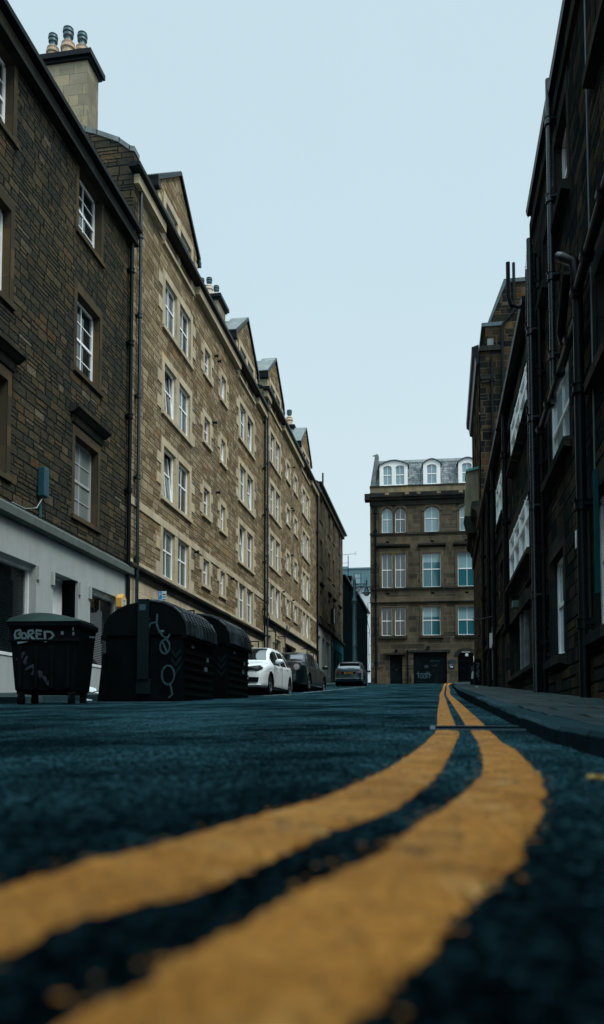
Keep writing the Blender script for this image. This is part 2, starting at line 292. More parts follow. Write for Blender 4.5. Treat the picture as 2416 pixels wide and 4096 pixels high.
# ---------------------------------------------------------------- mesh helpers
class Fr:
    def __init__(s,o,a,nv): s.o=Vector(o); s.a=Vector(a).normalized(); s.n=Vector(nv).normalized()
    def P(s,t,h,d=0): return s.o+s.a*t+s.n*d+Vector((0,0,h))
FL=Fr((-9.3,0,0),(0,1,0),(1,0,0))
FR=Fr((2.1,0,0),(0,1,0),(-1,0,0))
FE=Fr((0,64,0),(math.cos(R(2)),math.sin(R(2)),0),(math.sin(R(2)),-math.cos(R(2)),0))
def FX(Y): return Fr((0,Y,0),(1,0,0),(0,-1,0))     # t = x, facing the camera
W3=Fr((0,0,0),(1,0,0),(0,1,0))                        # t=x, d=y
class MB:
    def __init__(s): s.v=[]; s.f=[]; s.m=[]
    def face(s,pts,mi=0):
        i=len(s.v); s.v+= [Vector(p) for p in pts]; s.f.append(list(range(i,i+len(pts)))); s.m.append(mi)
    def box(s,F,t0,t1,h0,h1,d0,d1,mi=0,sh=0.):
        # sh: extra depth at the top (a leaning sash)
        p=[F.P(t,h,d+(sh if h==h1 else 0)) for t in (t0,t1) for h in (h0,h1) for d in (d0,d1)]
        i=len(s.v); s.v+=p
        for q in ((0,1,3,2),(4,6,7,5),(0,4,5,1),(2,3,7,6),(0,2,6,4),(1,5,7,3)): s.f.append([i+k for k in q]); s.m.append(mi)
    def prism(s,F,poly,d0,d1,mi=0):
        n=len(poly); i=len(s.v)
        s.v+=[F.P(t,h,d0) for t,h in poly]+[F.P(t,h,d1) for t,h in poly]
        s.f.append([i+k for k in range(n)]); s.m.append(mi); s.f.append([i+n+k for k in reversed(range(n))]); s.m.append(mi)
        for k in range(n): s.f.append([i+k,i+(k+1)%n,i+n+(k+1)%n,i+n+k]); s.m.append(mi)
    def extr(s,F,prof,t0,t1,mi=0):   # profile in (d,h) run along t
        n=len(prof); i=len(s.v)
        s.v+=[F.P(t0,h,d) for d,h in prof]+[F.P(t1,h,d) for d,h in prof]
        s.f.append([i+k for k in range(n)]); s.m.append(mi); s.f.append([i+n+k for k in reversed(range(n))]); s.m.append(mi)
        for k in range(n): s.f.append([i+k,i+(k+1)%n,i+n+(k+1)%n,i+n+k]); s.m.append(mi)
    def tube(s,pts,r,n=10,mi=0,rs=None,cap=True):
        pts=[Vector(p) for p in pts]; rings=[]
        up=Vector((0,0,1)); 
        for k,p in enumerate(pts):
            a=pts[max(0,k-1)]; b=pts[min(len(pts)-1,k+1)]; d=(b-a).normalized()
            x=d.cross(Vector((.3,.95,.05))).normalized() if abs(d.z)>.5 else d.cross(up).normalized()
            y=d.cross(x); rr=rs[k] if rs else r
            i=len(s.v); s.v+=[p+x*rr*math.cos(6.28318*j/n)+y*rr*math.sin(6.28318*j/n) for j in range(n)]; rings.append(i)
        for a,b in zip(rings,rings[1:]):
            for j in range(n): s.f.append([a+j,a+(j+1)%n,b+(j+1)%n,b+j]); s.m.append(mi)
        if cap:
            s.f.append([rings[0]+j for j in reversed(range(n))]); s.m.append(mi); s.f.append([rings[-1]+j for j in range(n)]); s.m.append(mi)
    def lathe(s,c,prof,n=16,mi=0):   # prof (r,z)
        s.tube([Vector(c)+Vector((0,0,z)) for r,z in prof],0,n,mi,[max(r,.001) for r,z in prof])
    def disc(s,c,axis,r0,r1,w,n=24,mi=0):   # ring / cylinder along axis
        axis=Vector(axis).normalized(); c=Vector(c); x=axis.cross(Vector((0,0,1))).normalized(); y=axis.cross(x)
        def ring(r,o): 
            i=len(s.v); s.v+=[c+axis*o+x*r*math.cos(6.28318*j/n)+y*r*math.sin(6.28318*j/n) for j in range(n)]; return i
        R_=[ring(r0,-w/2),ring(r1,-w/2*.8),ring(r1,w/2*.8),ring(r0,w/2)]
        for a,b in zip(R_,R_[1:]+R_[:1]):
            for j in range(n): s.f.append([a+j,a+(j+1)%n,b+(j+1)%n,b+j]); s.m.append(mi)
        if r0<.02:
            pass
    def wall(s,F,t0,t1,h0,h1,holes,dep=.2,mi=0,mr=0,d=0.):
        ts=sorted({t0,t1,*[x for q in holes for x in q[:2] if t0<x<t1]}); hs=sorted({h0,h1,*[x for q in holes for x in q[2:4] if h0<x<h1]})
        for a,b in zip(ts,ts[1:]):
            for c,e in zip(hs,hs[1:]):
                mt,mh=(a+b)/2,(c+e)/2
                if any(q[0]<mt<q[1] and q[2]<mh<q[3] for q in holes): continue
                s.face([F.P(a,c,d),F.P(b,c,d),F.P(b,e,d),F.P(a,e,d)],mi)
        for q in holes:
            a,b,c,e=q[:4]; D=d-dep
            s.face([F.P(a,c,d),F.P(a,e,d),F.P(a,e,D),F.P(a,c,D)],mr); s.face([F.P(b,c,d),F.P(b,c,D),F.P(b,e,D),F.P(b,e,d)],mr)
            s.face([F.P(a,e,d),F.P(b,e,d),F.P(b,e,D),F.P(a,e,D)],mr); s.face([F.P(a,c,d),F.P(a,c,D),F.P(b,c,D),F.P(b,c,d)],mr)
    def build(s,name,mats,parent=None,smooth=False,label=None,cat=None,kind=None,group=None,bevel=0):
        if isinstance(mats,str): mats=[mats]
        me=bpy.data.meshes.new(name); off=Vector((0,0,0))
        if parent is not None: off=Vector(parent['_o']) 
        me.from_pydata([v-off for v in s.v],[],s.f)
        for k in mats: me.materials.append(M[k])
        for p,mi in zip(me.polygons,s.m): p.material_index=mi; p.use_smooth=smooth
        if len(s.m)<20000:
            bm=bmesh.new(); bm.from_mesh(me); 
            if smooth: bmesh.ops.remove_doubles(bm,verts=bm.verts,dist=.0002)
            bmesh.ops.recalc_face_normals(bm,faces=bm.faces); bm.to_mesh(me); bm.free()
        if smooth: 
            try: me.set_sharp_from_angle(angle=R(38))
            except Exception: pass
        o=bpy.data.objects.new(name,me); COL.objects.link(o)
        if parent is not None: o.parent=parent; o['_o']=tuple(off)
        else: o['_o']=(0,0,0)
        if bevel:
            bv=o.modifiers.new('bevel','BEVEL'); bv.width=bevel; bv.segments=2; bv.limit_method='ANGLE'
        for k,v in (('label',label),('category',cat),('kind',kind),('group',group)):
            if v: o[k]=v
        return o
def thing(name,label,cat,loc,group=None):
    o=bpy.data.objects.new(name,None); COL.objects.link(o); o.location=loc; o['_o']=tuple(loc); o['label']=label; o['category']=cat
    o.empty_display_size=.3
    if group: o['group']=group
    return o
def text_mesh(name,txt,size,F,t,h,d,mat,parent,thick=.004,sx=1.,shear=0.,label=None):
    cu=bpy.data.curves.new('tmp_text','FONT'); cu.body=txt; cu.size=size; cu.extrude=thick/2; cu.align_x='CENTER'; cu.align_y='CENTER'; cu.shear=shear; cu.resolution_u=3
    o=bpy.data.objects.new('tmp_text',cu); COL.objects.link(o); dg=bpy.context.evaluated_depsgraph_get(); dg.update()
    me=bpy.data.meshes.new_from_object(o.evaluated_get(dg)); COL.objects.unlink(o); bpy.data.objects.remove(o)
    off=Vector(parent['_o'])
    # reading direction: left to right as seen from the outside of the face
    right=Vector((0,0,1)).cross(F.n).normalized(); sgn=1 if right.dot(F.a)>0 else -1
    c=F.P(t,h,d)
    for v in me.vertices: v.co=c+right*(v.co.x*sx)+Vector((0,0,1))*v.co.y+F.n*v.co.z-off
    me.materials.clear(); me.materials.append(M[mat]); me.name=name
    ob=bpy.data.objects.new(name,me); COL.objects.link(ob); ob.parent=parent; ob['_o']=tuple(off)
    if label: ob['label']=label
    return ob
def strokes(name,F,t,h,d,lines,w,mat,parent,sc=1.,label=None):
    mb=MB()
    for ln in lines:
        pts=[F.P(t+x*sc,h+y*sc,d) for x,y in ln]
        # flat ribbon
        for p,q in zip(pts,pts[1:]):
            dr=(q-p); 
            if dr.length<1e-6: continue
            dr.normalize(); s=dr.cross(F.n)*w*random.uniform(.4,.6); e=dr*w*.3
            mb.face([p-s-e,q-s+e,q+s+e,p+s-e])
    return mb.build(name,mat,parent,label=label)
# ---------------------------------------------------------------- windows
def window(F,par,t0,t1,h0,h1,d,style='uvr',gl='glass_dark',fr='window_white',tilt=0.,fw=.07,top_bar=.55,blind=0.,name='window',lower='glass'):
    """frame with rails and glazing bars; the panes are its child"""
    mb=MB(); sb=MB()
    mb.box(F,t0,t1,h1-fw,h1,d-.06,d); mb.box(F,t0,t1,h0,h0+fw,d-.06,d+.02); mb.box(F,t0,t0+fw,h0,h1,d-.06,d); mb.box(F,t1-fw,t1,h0,h1,d-.06,d)
    a,b,c,e=t0+fw,t1-fw,h0+fw,h1-fw; tm=(a+b)/2; bw=.028; mh=c+(e-c)*top_bar
    sh=-tilt
    if style=='uvr':
        if tilt:
            mb.box(F,a,a+.05,c,e,d-.05,d-.012,0,sh); mb.box(F,b-.05,b,c,e,d-.05,d-.012,0,sh)
        mb.box(F,a,b,mh-.03,mh+.03,d-.05+sh*.5,d-.01+sh*.5); mb.box(F,tm-bw/2,tm+bw/2,c,e,d-.05,d-.015,0,sh)
    elif style=='sash':      # 2 over 2
        mb.box(F,a,b,mh-.035,mh+.035,d-.06,d-.005); mb.box(F,tm-bw/2,tm+bw/2,c,e,d-.05,d-.015)
    elif style=='sash6':     # 2x2 over 2x2 panes
        mb.box(F,a,b,mh-.035,mh+.035,d-.06,d-.005); mb.box(F,tm-bw/2,tm+bw/2,c,e,d-.05,d-.015)
        for q in ((c+mh)/2,(mh+e)/2): mb.box(F,a,b,q-bw/2,q+bw/2,d-.05,d-.018)
    elif style=='one':
        mb.box(F,a,b,mh-.03,mh+.03,d-.06,d-.005)
    o=mb.build(name,fr,par)
    g=MB(); i=len(g.v)
    g.face([F.P(a,c,d-.04),F.P(b,c,d-.04),F.P(b,e,d-.04+sh),F.P(a,e,d-.04+sh)]); g.build('pane',gl,o)
    if blind:
        q=MB(); q.box(F,a,b,e-(e-c)*blind,e,d-.0385,d-.037); q.build('blind','glass_blind',o)
    return o
def surround(F,par,t0,t1,h0,h1,mat,q=True,pr=.03,w=.16,lin=.22,sill=.14,mulls=(),name='window_surround',seed=0,qw=.42):
    mb=MB()
    mb.box(F,t0-w,t1+w,h1,h1+lin,-.01,pr)
    for (a,b) in ((t0-w,t0),(t1,t1+w)): mb.box(F,a,b,h0,h1,-.01,pr)
    for (a,b) in mulls: mb.box(F,a-.004,b+.004,h0,h1,-.205,pr-.008)
    if q:
        n=max(2,int((h1-h0)/.36)); st=(h1-h0)/n
        for k in range(n):
            if (k+seed)%2==0:
                mb.box(F,t0-w-qw,t0-w,h0+k*st,h0+(k+1)*st-.01,-.01,pr-.003); mb.box(F,t1+w,t1+w+qw,h0+k*st,h0+(k+1)*st-.01,-.01,pr-.003)
    if sill: mb.box(F,t0-w-.02,t1+w+.02,h0-sill,h0-.002,-.15,pr+.06)
    return mb.build(name,mat,par)
def downpipe(F,par,t,h0,h1,d=.14,r=.055,coll=1.9,shoe=False,name='downpipe',mat='black_iron',hopper=False,off=0.):
    mb=MB()
    pts=[F.P(t,h0,d),F.P(t,h1,d)]
    if shoe: pts=[F.P(t+.15,h0-.15,d+.1)]+pts
    mb.tube(pts,r,10)
    h=h0+coll*.6+off
    while h<h1-.3:
        mb.tube([F.P(t,h-.05,d),F.P(t,h+.05,d)],r*1.35,10); mb.tube([F.P(t,h-.07,d),F.P(t,h-.055,d)],r*1.6,10); mb.tube([F.P(t,h+.055,d),F.P(t,h+.07,d)],r*1.6,10)
        mb.box(F,t-r*2,t+r*2,h-.02,h+.02,0,d-.01); h+=coll
    if hopper: mb.box(F,t-.13,t+.13,h1-.1,h1+.22,.02,d+.13)
    return mb.build(name,mat,par,smooth=True)
def gutter(F,par,t0,t1,h,d=.35,mat='black_iron',soffit=True,name='gutter'):
    mb=MB(); mb.extr(F,[(0,h-.12),(d-.1,h-.12),(d-.1,h-.1),(d,h-.08),(d+.02,h+.02),(d-.02,h+.03),(0,h+.03)],t0,t1)
    o=mb.build(name,mat,par); return o
# ================================================================ SETTING
def strip(name,mat,xs,ts,z,kind='structure',parent=None,label=None,smooth=False):
    mb=MB(); n=len(xs)
    for t in ts:
        pass
    V=[];Fc=[]
    for t in ts:
        for x in xs:
            xx=x(t) if callable(x) else x
            V.append(Vector((xx,t,z(xx,t))))
    for i in range(len(ts)-1):
        for j in range(n-1): Fc.append([i*n+j,i*n+j+1,(i+1)*n+j+1,(i+1)*n+j])
    mb.v=V; mb.f=Fc; mb.m=[0]*len(Fc)
    o=mb.build(name,mat,None,kind=kind,smooth=smooth); return o
def trange(a,b,s):
    r=[a]
    while r[-1]<b-1e-6: r.append(min(b,r[-1]+s))
    return r
TS=sorted(set(trange(-60,0,6)+trange(0,6,.25)+trange(6,30,1)+trange(30,160,2.5)+trange(160,420,20)))
strip('ground','earth_grey',[-400,-120,-40,-9,-3,3,40,120,400],TS,lambda x,t: gz(t)-.05)
TR=[t for t in TS if -20<=t<=150]
strip('road','asphalt',[-12,-6,-3,-1,0,1,3,6,9],TR,lambda x,t: gz(t)-(.035 if t<25.5 else 0),smooth=True)
def hr(x,y):
    f=max(0.,min(1.,(26-y)/4)); N=mnoise.noise
    return f*(N(Vector((x*85,y*85,0)))*.0018+N(Vector((x*30,y*30,3)))*.0006+N(Vector((x*2.7,y*1.6,7)))*.003)
def near_road():
    xs=[-.75+.0095*i for i in range(126)]; d=.012
    while xs[0]>-6.75: d*=1.045; xs.insert(0,xs[0]-d)
    ts=[.12]
    while ts[-1]<26.3: ts.append(ts[-1]+.007+.0042*ts[-1])
    mb=MB(); n=len(xs)
    for t in ts:
        k=kx(t)+.02; g=gz(t)
        for x in xs:
            xx=min(x,k); mb.v.append(Vector((xx,t,g+hr(xx,t))))
    for i in range(len(ts)-1):
        for j in range(n-1):
            if xs[j]>kx(ts[i])+.05: continue
            a=i*n+j; mb.f.append([a,a+1,a+n+1,a+n]); mb.m.append(0)
    mb.build('road','asphalt',kind='structure',smooth=True)
near_road()
# pavements
def pav_left():
    mb=MB(); t=trange(-18,150,1.5)
    for a,b in zip(t,t[1:]):
        x0,x1=-9.35,-6.6
        mb.face([(x0,a,gz(a)+.15),(x1-.14,a,gz(a)+.1),(x1-.14,b,gz(b)+.1),(x0,b,gz(b)+.15)])
    mb.build('pavement','paving',kind='structure')
    mb=MB()
    for a,b in zip(t,t[1:]):
        x=-6.6
        mb.face([(x-.14,a,gz(a)+.103),(x,a,gz(a)+.1),(x,b,gz(b)+.1),(x-.14,b,gz(b)+.103)]); mb.face([(x,a,gz(a)+.1),(x+.02,a,gz(a)-.05),(x+.02,b,gz(b)-.05),(x,b,gz(b)+.1)])
    mb.build('kerb','kerb_stone',kind='structure')
pav_left()
def prh(t):  # pavement height at the right facade
    return max(-.26+.0557*t, gz(t)-.05) if t<30 else gz(t)+.1
def ktop(t): return gz(t)+.062+min(.05,max(0,t-5)*.004)
def pav_right():
    t=trange(-18,0,2)+trange(.25,10,.25)+trange(10.5,64.2,.7)
    mb=MB(); kb=MB(); rng=random.Random(3)
    J={round(a,3):(rng.uniform(-.004,.004),rng.uniform(-.004,.004)) for a in t}
    for a,b in zip(t,t[1:]):
        ja,jb=J[round(a,3)],J[round(b,3)]
        xa,xb=kx(a)+ja[0],kx(b)+jb[0]; za,zb=ktop(a)+ja[1],ktop(b)+jb[1]
        m0=min(xa+1.0,2.3)
        R1=2.15 if a<60 else 4.5
        mb.face([(xa+.15,a,za),(R1,a,prh(a)),(R1,b,prh(b)),(xb+.15,b,zb)])
        kb.face([(xa+.015,a,za+.002),(xa+.151,a,za+.003),(xb+.151,b,zb+.003),(xb+.015,b,zb+.002)])
        kb.face([(xa,a,za-.012),(xa+.015,a,za+.002),(xb+.015,b,zb+.002),(xb,b,zb-.012)])
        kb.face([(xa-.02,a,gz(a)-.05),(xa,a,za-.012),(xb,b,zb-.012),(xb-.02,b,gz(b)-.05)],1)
    mb.face([(2.15,47,gz(47)+.1),(6,47,gz(47)+.1),(6,64.3,gz(64)+.1),(2.15,64.3,gz(64)+.1)])
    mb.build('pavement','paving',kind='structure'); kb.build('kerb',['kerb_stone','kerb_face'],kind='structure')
pav_right()
# yellow lines ---------------------------------------------------
LL=[(-.50,.12),(-.36,.30),(-.264,.474),(-.247,.554),(-.218,.644),(-.191,.812),(-.145,1.089),(-.117,1.396),(-.075,2.148),(-.035,3.246),(-.013,3.708),(.004,4.503),(.015,7.54),(.06,14),(.103,22.3),(.25,33),(.42,48),(.62,60),(.9,62.6),(1.5,63.5)]
LR=[(-.42,.06),(-.27,.22),(-.192,.341),(-.184,.39),(-.165,.433),(-.141,.492),(-.113,.6),(-.092,.748),(-.058,.89),(-.014,1.28),(.027,2.068),(.077,3.251),(.1,3.7),(.106,4.503),(.119,7.53),(.16,14),(.21,22.2),(.35,33),(.54,48),(.76,59.6),(1.05,62.1),(1.6,63)]
RL_=[(-.30,.05),(-.18,.17),(-.127,.282),(-.109,.367),(-.093,.43),(-.070,.525),(-.040,.65),(-.010,.857),(.044,1.214),(.093,1.714),(.147,2.955),(.160,3.896),(.160,4.503),(.179,7.525),(.212,14),(.262,22.2),(.42,33),(.60,48),(.86,59),(1.2,61.5),(1.8,62.3)]
RR_=[(-.2,.0),(-.1,.13),(-.035,.285),(-.020,.327),(-.005,.371),(.009,.441),(.040,.547),(.071,.699),(.128,1.047),(.186,1.601),(.234,2.646),(.25,3.898),(.263,4.503),(.287,7.5),(.325,14),(.375,22.2),(.54,33),(.72,48),(1.0,58.3),(1.35,60.8),(1.95,61.6)]
def resample(p,n):
    # by index parameter with catmull smoothing
    q=[]
    for i in range(len(p)-1):
        p0=p[max(0,i-1)];p1=p[i];p2=p[i+1];p3=p[min(len(p)-1,i+2)]
        for k in range(n):
            u=k/n
            q.append(tuple(.5*((2*p1[c])+(-p0[c]+p2[c])*u+(2*p0[c]-5*p1[c]+4*p2[c]-p3[c])*u*u+(-p0[c]+3*p1[c]-3*p2[c]+p3[c])*u**3) for c in (0,1)))
    q.append(p[-1]); return q
def arc_resample(p,N):
    L_=[0]
    for a,b in zip(p,p[1:]): L_.append(L_[-1]+math.hypot(b[0]-a[0],b[1]-a[1]))
    out=[];j=0
    for k in range(N+1):
        # denser near the camera
        s=L_[-1]*(k/N)**2.6
        while j<len(L_)-2 and L_[j+1]<s: j+=1
        u=(s-L_[j])/max(1e-9,L_[j+1]-L_[j]); out.append((p[j][0]+(p[j+1][0]-p[j][0])*u,p[j][1]+(p[j+1][1]-p[j][1])*u))
    return out
def yline(A,B,label,seed):
    rg=random.Random(seed)
    n=1700; a=arc_resample(resample(A,12),n); b=arc_resample(resample(B,12),n)
    mb=MB(); V=[]; K=9
    ja=jb=0; sa=sb=0
    for i,(p,q) in enumerate(zip(a,b)):
        f_=1 if p[1]<8 else 1.6
        N=mnoise.noise; yy=p[1]; ja=N(Vector((yy*9,seed,0)))*.007+N(Vector((yy*33,seed,5)))*.006+N(Vector((yy*95,seed,9)))*.006+rg.uniform(-.0018,.0018)
        yy=q[1]; jb=N(Vector((yy*9,seed+7,0)))*.007+N(Vector((yy*33,seed+7,5)))*.006+N(Vector((yy*95,seed+7,9)))*.006+rg.uniform(-.0018,.0018)
        if p[1]>8: ja*=1.6; jb*=1.6
        dx,dy=q[0]-p[0],q[1]-p[1]; l=math.hypot(dx,dy) or 1; dx/=l; dy/=l
        p=(p[0]-dx*ja,p[1]-dy*ja); q=(q[0]+dx*jb,q[1]+dy*jb)
        for k in range(K+1):
            u=k/K; x=p[0]+(q[0]-p[0])*u; y=p[1]+(q[1]-p[1])*u
            V.append(Vector((x,y,gz(y)+hr(x,y)*.85+.003+(.0008 if 0<k<K else -.0025)+(.003 if y>24 else 0))))
    mb.v=V
    for i in range(n):
        if 4.08<V[i*(K+1)].y<4.42: continue
        for k in range(K): c=i*(K+1)+k; mb.f.append([c,c+1,c+K+2,c+K+1]); mb.m.append(0)
    for k in range(620):       # loose flecks of paint beside the worn edges
        i=int(n*rg.random()*.8); sd=rg.random()<.5; p=(a if sd else b)[i]; q=(b if sd else a)[i]
        if p[1]>9: continue
        dx,dy=p[0]-q[0],p[1]-q[1]; l=math.hypot(dx,dy) or 1; off=.001+.016*rg.random()**2.5; r=rg.uniform(.0008,.0024)*(1+min(2,p[1]))
        cx_,cy_=p[0]+dx/l*off,p[1]+dy/l*off+rg.uniform(-.01,.01)
        mb.face([(cx_+r*rg.uniform(.5,1.3)*math.cos(th),cy_+r*rg.uniform(.5,1.5)*math.sin(th),gz(cy_)+hr(cx_,cy_)+.0035) for th in (0,1.2,2.5,3.8,5.1)])
    o=mb.build('yellow_line','yellow_paint',kind='structure',smooth=True); o['label']=label
yline(LL,LR,'worn yellow no parking line, the one farther from the kerb',1)
yline(RL_,RR_,'worn yellow no parking line, the one next to the kerb',2)
# white parking bay markings
def wmark(pts,w,seed):
    rg=random.Random(seed); mb=MB()
    for (x0,y0),(x1,y1) in pts:
        n=max(2,int(math.hypot(x1-x0,y1-y0)/.12)); dx,dy=(x1-x0),(y1-y0); l=math.hypot(dx,dy); nx,ny=-dy/l*w/2,dx/l*w/2
        for i in range(n):
            if rg.random()<.25: continue
            a,b=i/n,(i+1)/n; j=[rg.uniform(.6,1.15) for _ in range(4)]
            P=[(x0+dx*a+nx*j[0],y0+dy*a+ny*j[0]),(x0+dx*b+nx*j[1],y0+dy*b+ny*j[1]),(x0+dx*b-nx*j[2],y0+dy*b-ny*j[2]),(x0+dx*a-nx*j[3],y0+dy*a-ny*j[3])]
            mb.face([(x,y,gz(y)+.004) for x,y in P])
    o=mb.build('parking_bay_line','white_marking',kind='structure')
wmark([((-4.25,25.5),(-3.9,46)),((-4.3,20.5),(-4.28,23.5)),((-4.6,46.5),(-3.6,49)),((-3.9,46),(-3.2,47.5)),((-3.7,53),(-2.8,55.5)),((-4.0,54),(-2.6,54.2))],.11,4)
rg=random.Random(31); mb=MB()
for k in range(520):      # old seam in the asphalt, picked out by pale grit
    u=rg.random(); x=-3.3+3.15*u; y=4.75-1.5*u**1.1+rg.gauss(0,.03); r=rg.uniform(.003,.010)
    mb.face([(x+r*2*math.cos(th)*rg.uniform(.6,1.2),y+r*math.sin(th)*rg.uniform(.6,1.2),gz(y)+hr(x,y)+.003) for th in (0,1.3,2.6,3.9,5.2)])
o=mb.build('road_seam','coping',kind='structure')
# ================================================================ LEFT SIDE BUILDINGS
# ---- grey rubble tenement with the shop, t -6 .. 23.9
B1=thing('shop_tenement','dark rubble stone tenement with white painted shopfront at the left edge','building',(-9.3,8,gz(8)))
TB=23.9
cols=[(5.1,6.65),(10.1,11.65),(15.05,16.6),(20.05,21.55)]
rows=[(13.2,14.95,None),(9.43,11.53,None),(5.52,7.65,'hood')]
holes=[(a,b,c,e) for a,b in cols for c,e,_ in rows]
mb=MB(); mb.wall(FL,-6,TB,4.85,15.5,holes,.24,0,1)
mb.face([(-9.3,-6,0),(-9.3,-6,15.5),(-19,-6,15.5),(-19,-6,0)])
mb.build('wall',['dark_rubble','brown_dressed'],B1)
mb=MB(); mb.face([(-9.0,-6,15.5),(-9.0,TB-.02,15.5),(-14.5,TB-.02,19.3),(-14.5,-6,19.3)]); mb.face([(-14.5,-6,19.3),(-14.5,TB-.02,19.3),(-20,TB-.02,15.3),(-20,-6,15.3)]); mb.build('roof','slate',B1)
gutter(FL,B1,-6,TB,15.5,.36)
mb=MB(); mb.box(FL,-6,TB-.01,15.0,15.38,0,.2); mb.box(FL,-6,TB-.01,14.97,15.03,0,.26,0); mb.build('eaves_course','soot_dressed',B1)  # dark stone colour stands in for the shade beneath the gutter
for k,(a,b) in enumerate(cols):
    for r,(c,e,hd) in enumerate(rows):
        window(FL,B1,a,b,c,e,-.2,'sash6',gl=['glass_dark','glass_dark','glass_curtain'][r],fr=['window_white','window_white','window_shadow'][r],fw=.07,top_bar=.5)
        surround(FL,B1,a,b,c,e,'brown_dressed',q=False,pr=.012,w=.16,lin=.24 if r else .02,sill=.12)
        if hd:
            mb=MB(); mb.box(FL,a-.25,b+.25,e+.28,e+.5,0,.05); mb.extr(FL,[(0,e+.5),(.1,e+.5),(.2,e+.58),(.26,e+.62),(.26,e+.7),(0,e+.74)],a-.35,b+.35); mb.build('hood_mould','soot_dressed',B1)
# shopfront
mb=MB(); mb.extr(FL,[(0,4.55),(.03,4.55),(.03,4.58),(.2,4.6),(.22,4.62),(.22,4.8),(.1,4.9),(0,4.92)],-6,TB-.02); mb.build('cornice','fascia_grey',B1)
sh=[(14.0,18.0,1.55,3.78),(18.85,20.3,-.2,3.8),(21.07,23.25,1.63,3.8),(8.,12.6,1.3,3.78),(2.,6.6,.9,3.78)]
mb=MB(); mb.wall(FL,-6,TB-.02,-1.2,4.56,sh,.3,0,0,d=.04); mb.build('shopfront','render_white',B1)
for (a,b,c,e) in sh:
    if c>0:
        mb=MB(); mb.box(FL,a,b,c,c+.07,-.2,.06); mb.box(FL,a,b,e-.12,e,-.26,-.1); mb.box(FL,a,a+.06,c,e,-.26,-.14); mb.box(FL,b-.06,b,c,e,-.26,-.14)
        o=mb.build('shop_window','soot_white',B1)
        mb=MB(); mb.face([FL.P(a,c,-.25),FL.P(b,c,-.25),FL.P(b,e,-.25),FL.P(a,e,-.25)]); mb.build('pane','glass_dark',o)
        mb=MB(); k=c+.1
        while k<e-.15: mb.box(FL,a+.06,b-.06,k,k+.012,-.22,-.21); k+=.05
        mb.build('security_grille','black_iron',o)
    else:
        mb=MB(); mb.box(FL,a,b,c,e,-.33,-.3); o=mb.build('shop_door','soot_white',B1)
        mb=MB(); mb.box(FL,a+1.22,b,c,e,-.299,-.04); mb.build('reveal_shade','void_dark',o)  # black block painting the shade of the far door reveal
        rg=random.Random(5); ls=[]
        for q in range(7):
            x,y=rg.uniform(-.22,.2),rg.uniform(-.5,.35); ls.append([(x+rg.uniform(-.12,.12),y+rg.uniform(-.09,.09)) for _ in range(6)])
        strokes('graffiti',FL,a+.98,2.35,-.29,ls,.018,'plate_ink',o,1.)
# little corbels under the lintels, alarm box, junction box
for t in (18.06,18.8,20.36,21.0,23.3): mb=MB(); mb.box(FL,t-.05,t+.05,3.45,3.78,.04,.1); mb.build('corbel','render_white',B1)
mb=MB(); mb.prism(Fr((-9.25,0,0),(0,1,0),(1,0,0)),[(22.95+.22*math.cos(R(60*k+30)),3.62+.27*math.sin(R(60*k+30))) for k in range(6)],.03,.22); al=mb.build('alarm_box','alarm_yellow',B1,bevel=.01)
mb=MB(); mb.prism(FL,[(22.95+.12*math.cos(R(60*k+30)),3.62+.15*math.sin(R(60*k+30))) for k in range(6)],.27,.275); mb.build('alarm_panel','sign_white',al)
mb=MB(); mb.box(FL,22.88,23.02,3.66,3.7,.276,.279); mb.box(FL,22.9,23.,3.56,3.59,.276,.279); mb.build('alarm_lettering','sign_blue',al)
mb=MB(); mb.box(FL,18.02,18.26,5.45,6.15,.02,.2); mb.box(FL,18.1,18.2,4.95,5.5,.01,.06); mb.build('junction_box','boxy_blue',B1,bevel=.02)
mb=MB(); mb.tube([FL.P(18.15,5.45,.1),FL.P(17.8,5.1,.12),FL.P(17.3,4.95,.1),FL.P(16.8,4.97,.05)],.012,6); mb.build('cable','lead_pale',B1,smooth=True)
downpipe(FL,B1,23.62,gz(23)+.1,15.3,.13,.062,2.3,off=.2)
mb=MB(); mb.tube([FL.P(23.62,15.25,.13),FL.P(23.62,15.4,.2),FL.P(23.8,15.5,.3)],.06,10); mb.build('swan_neck','black_iron',B1,smooth=True)
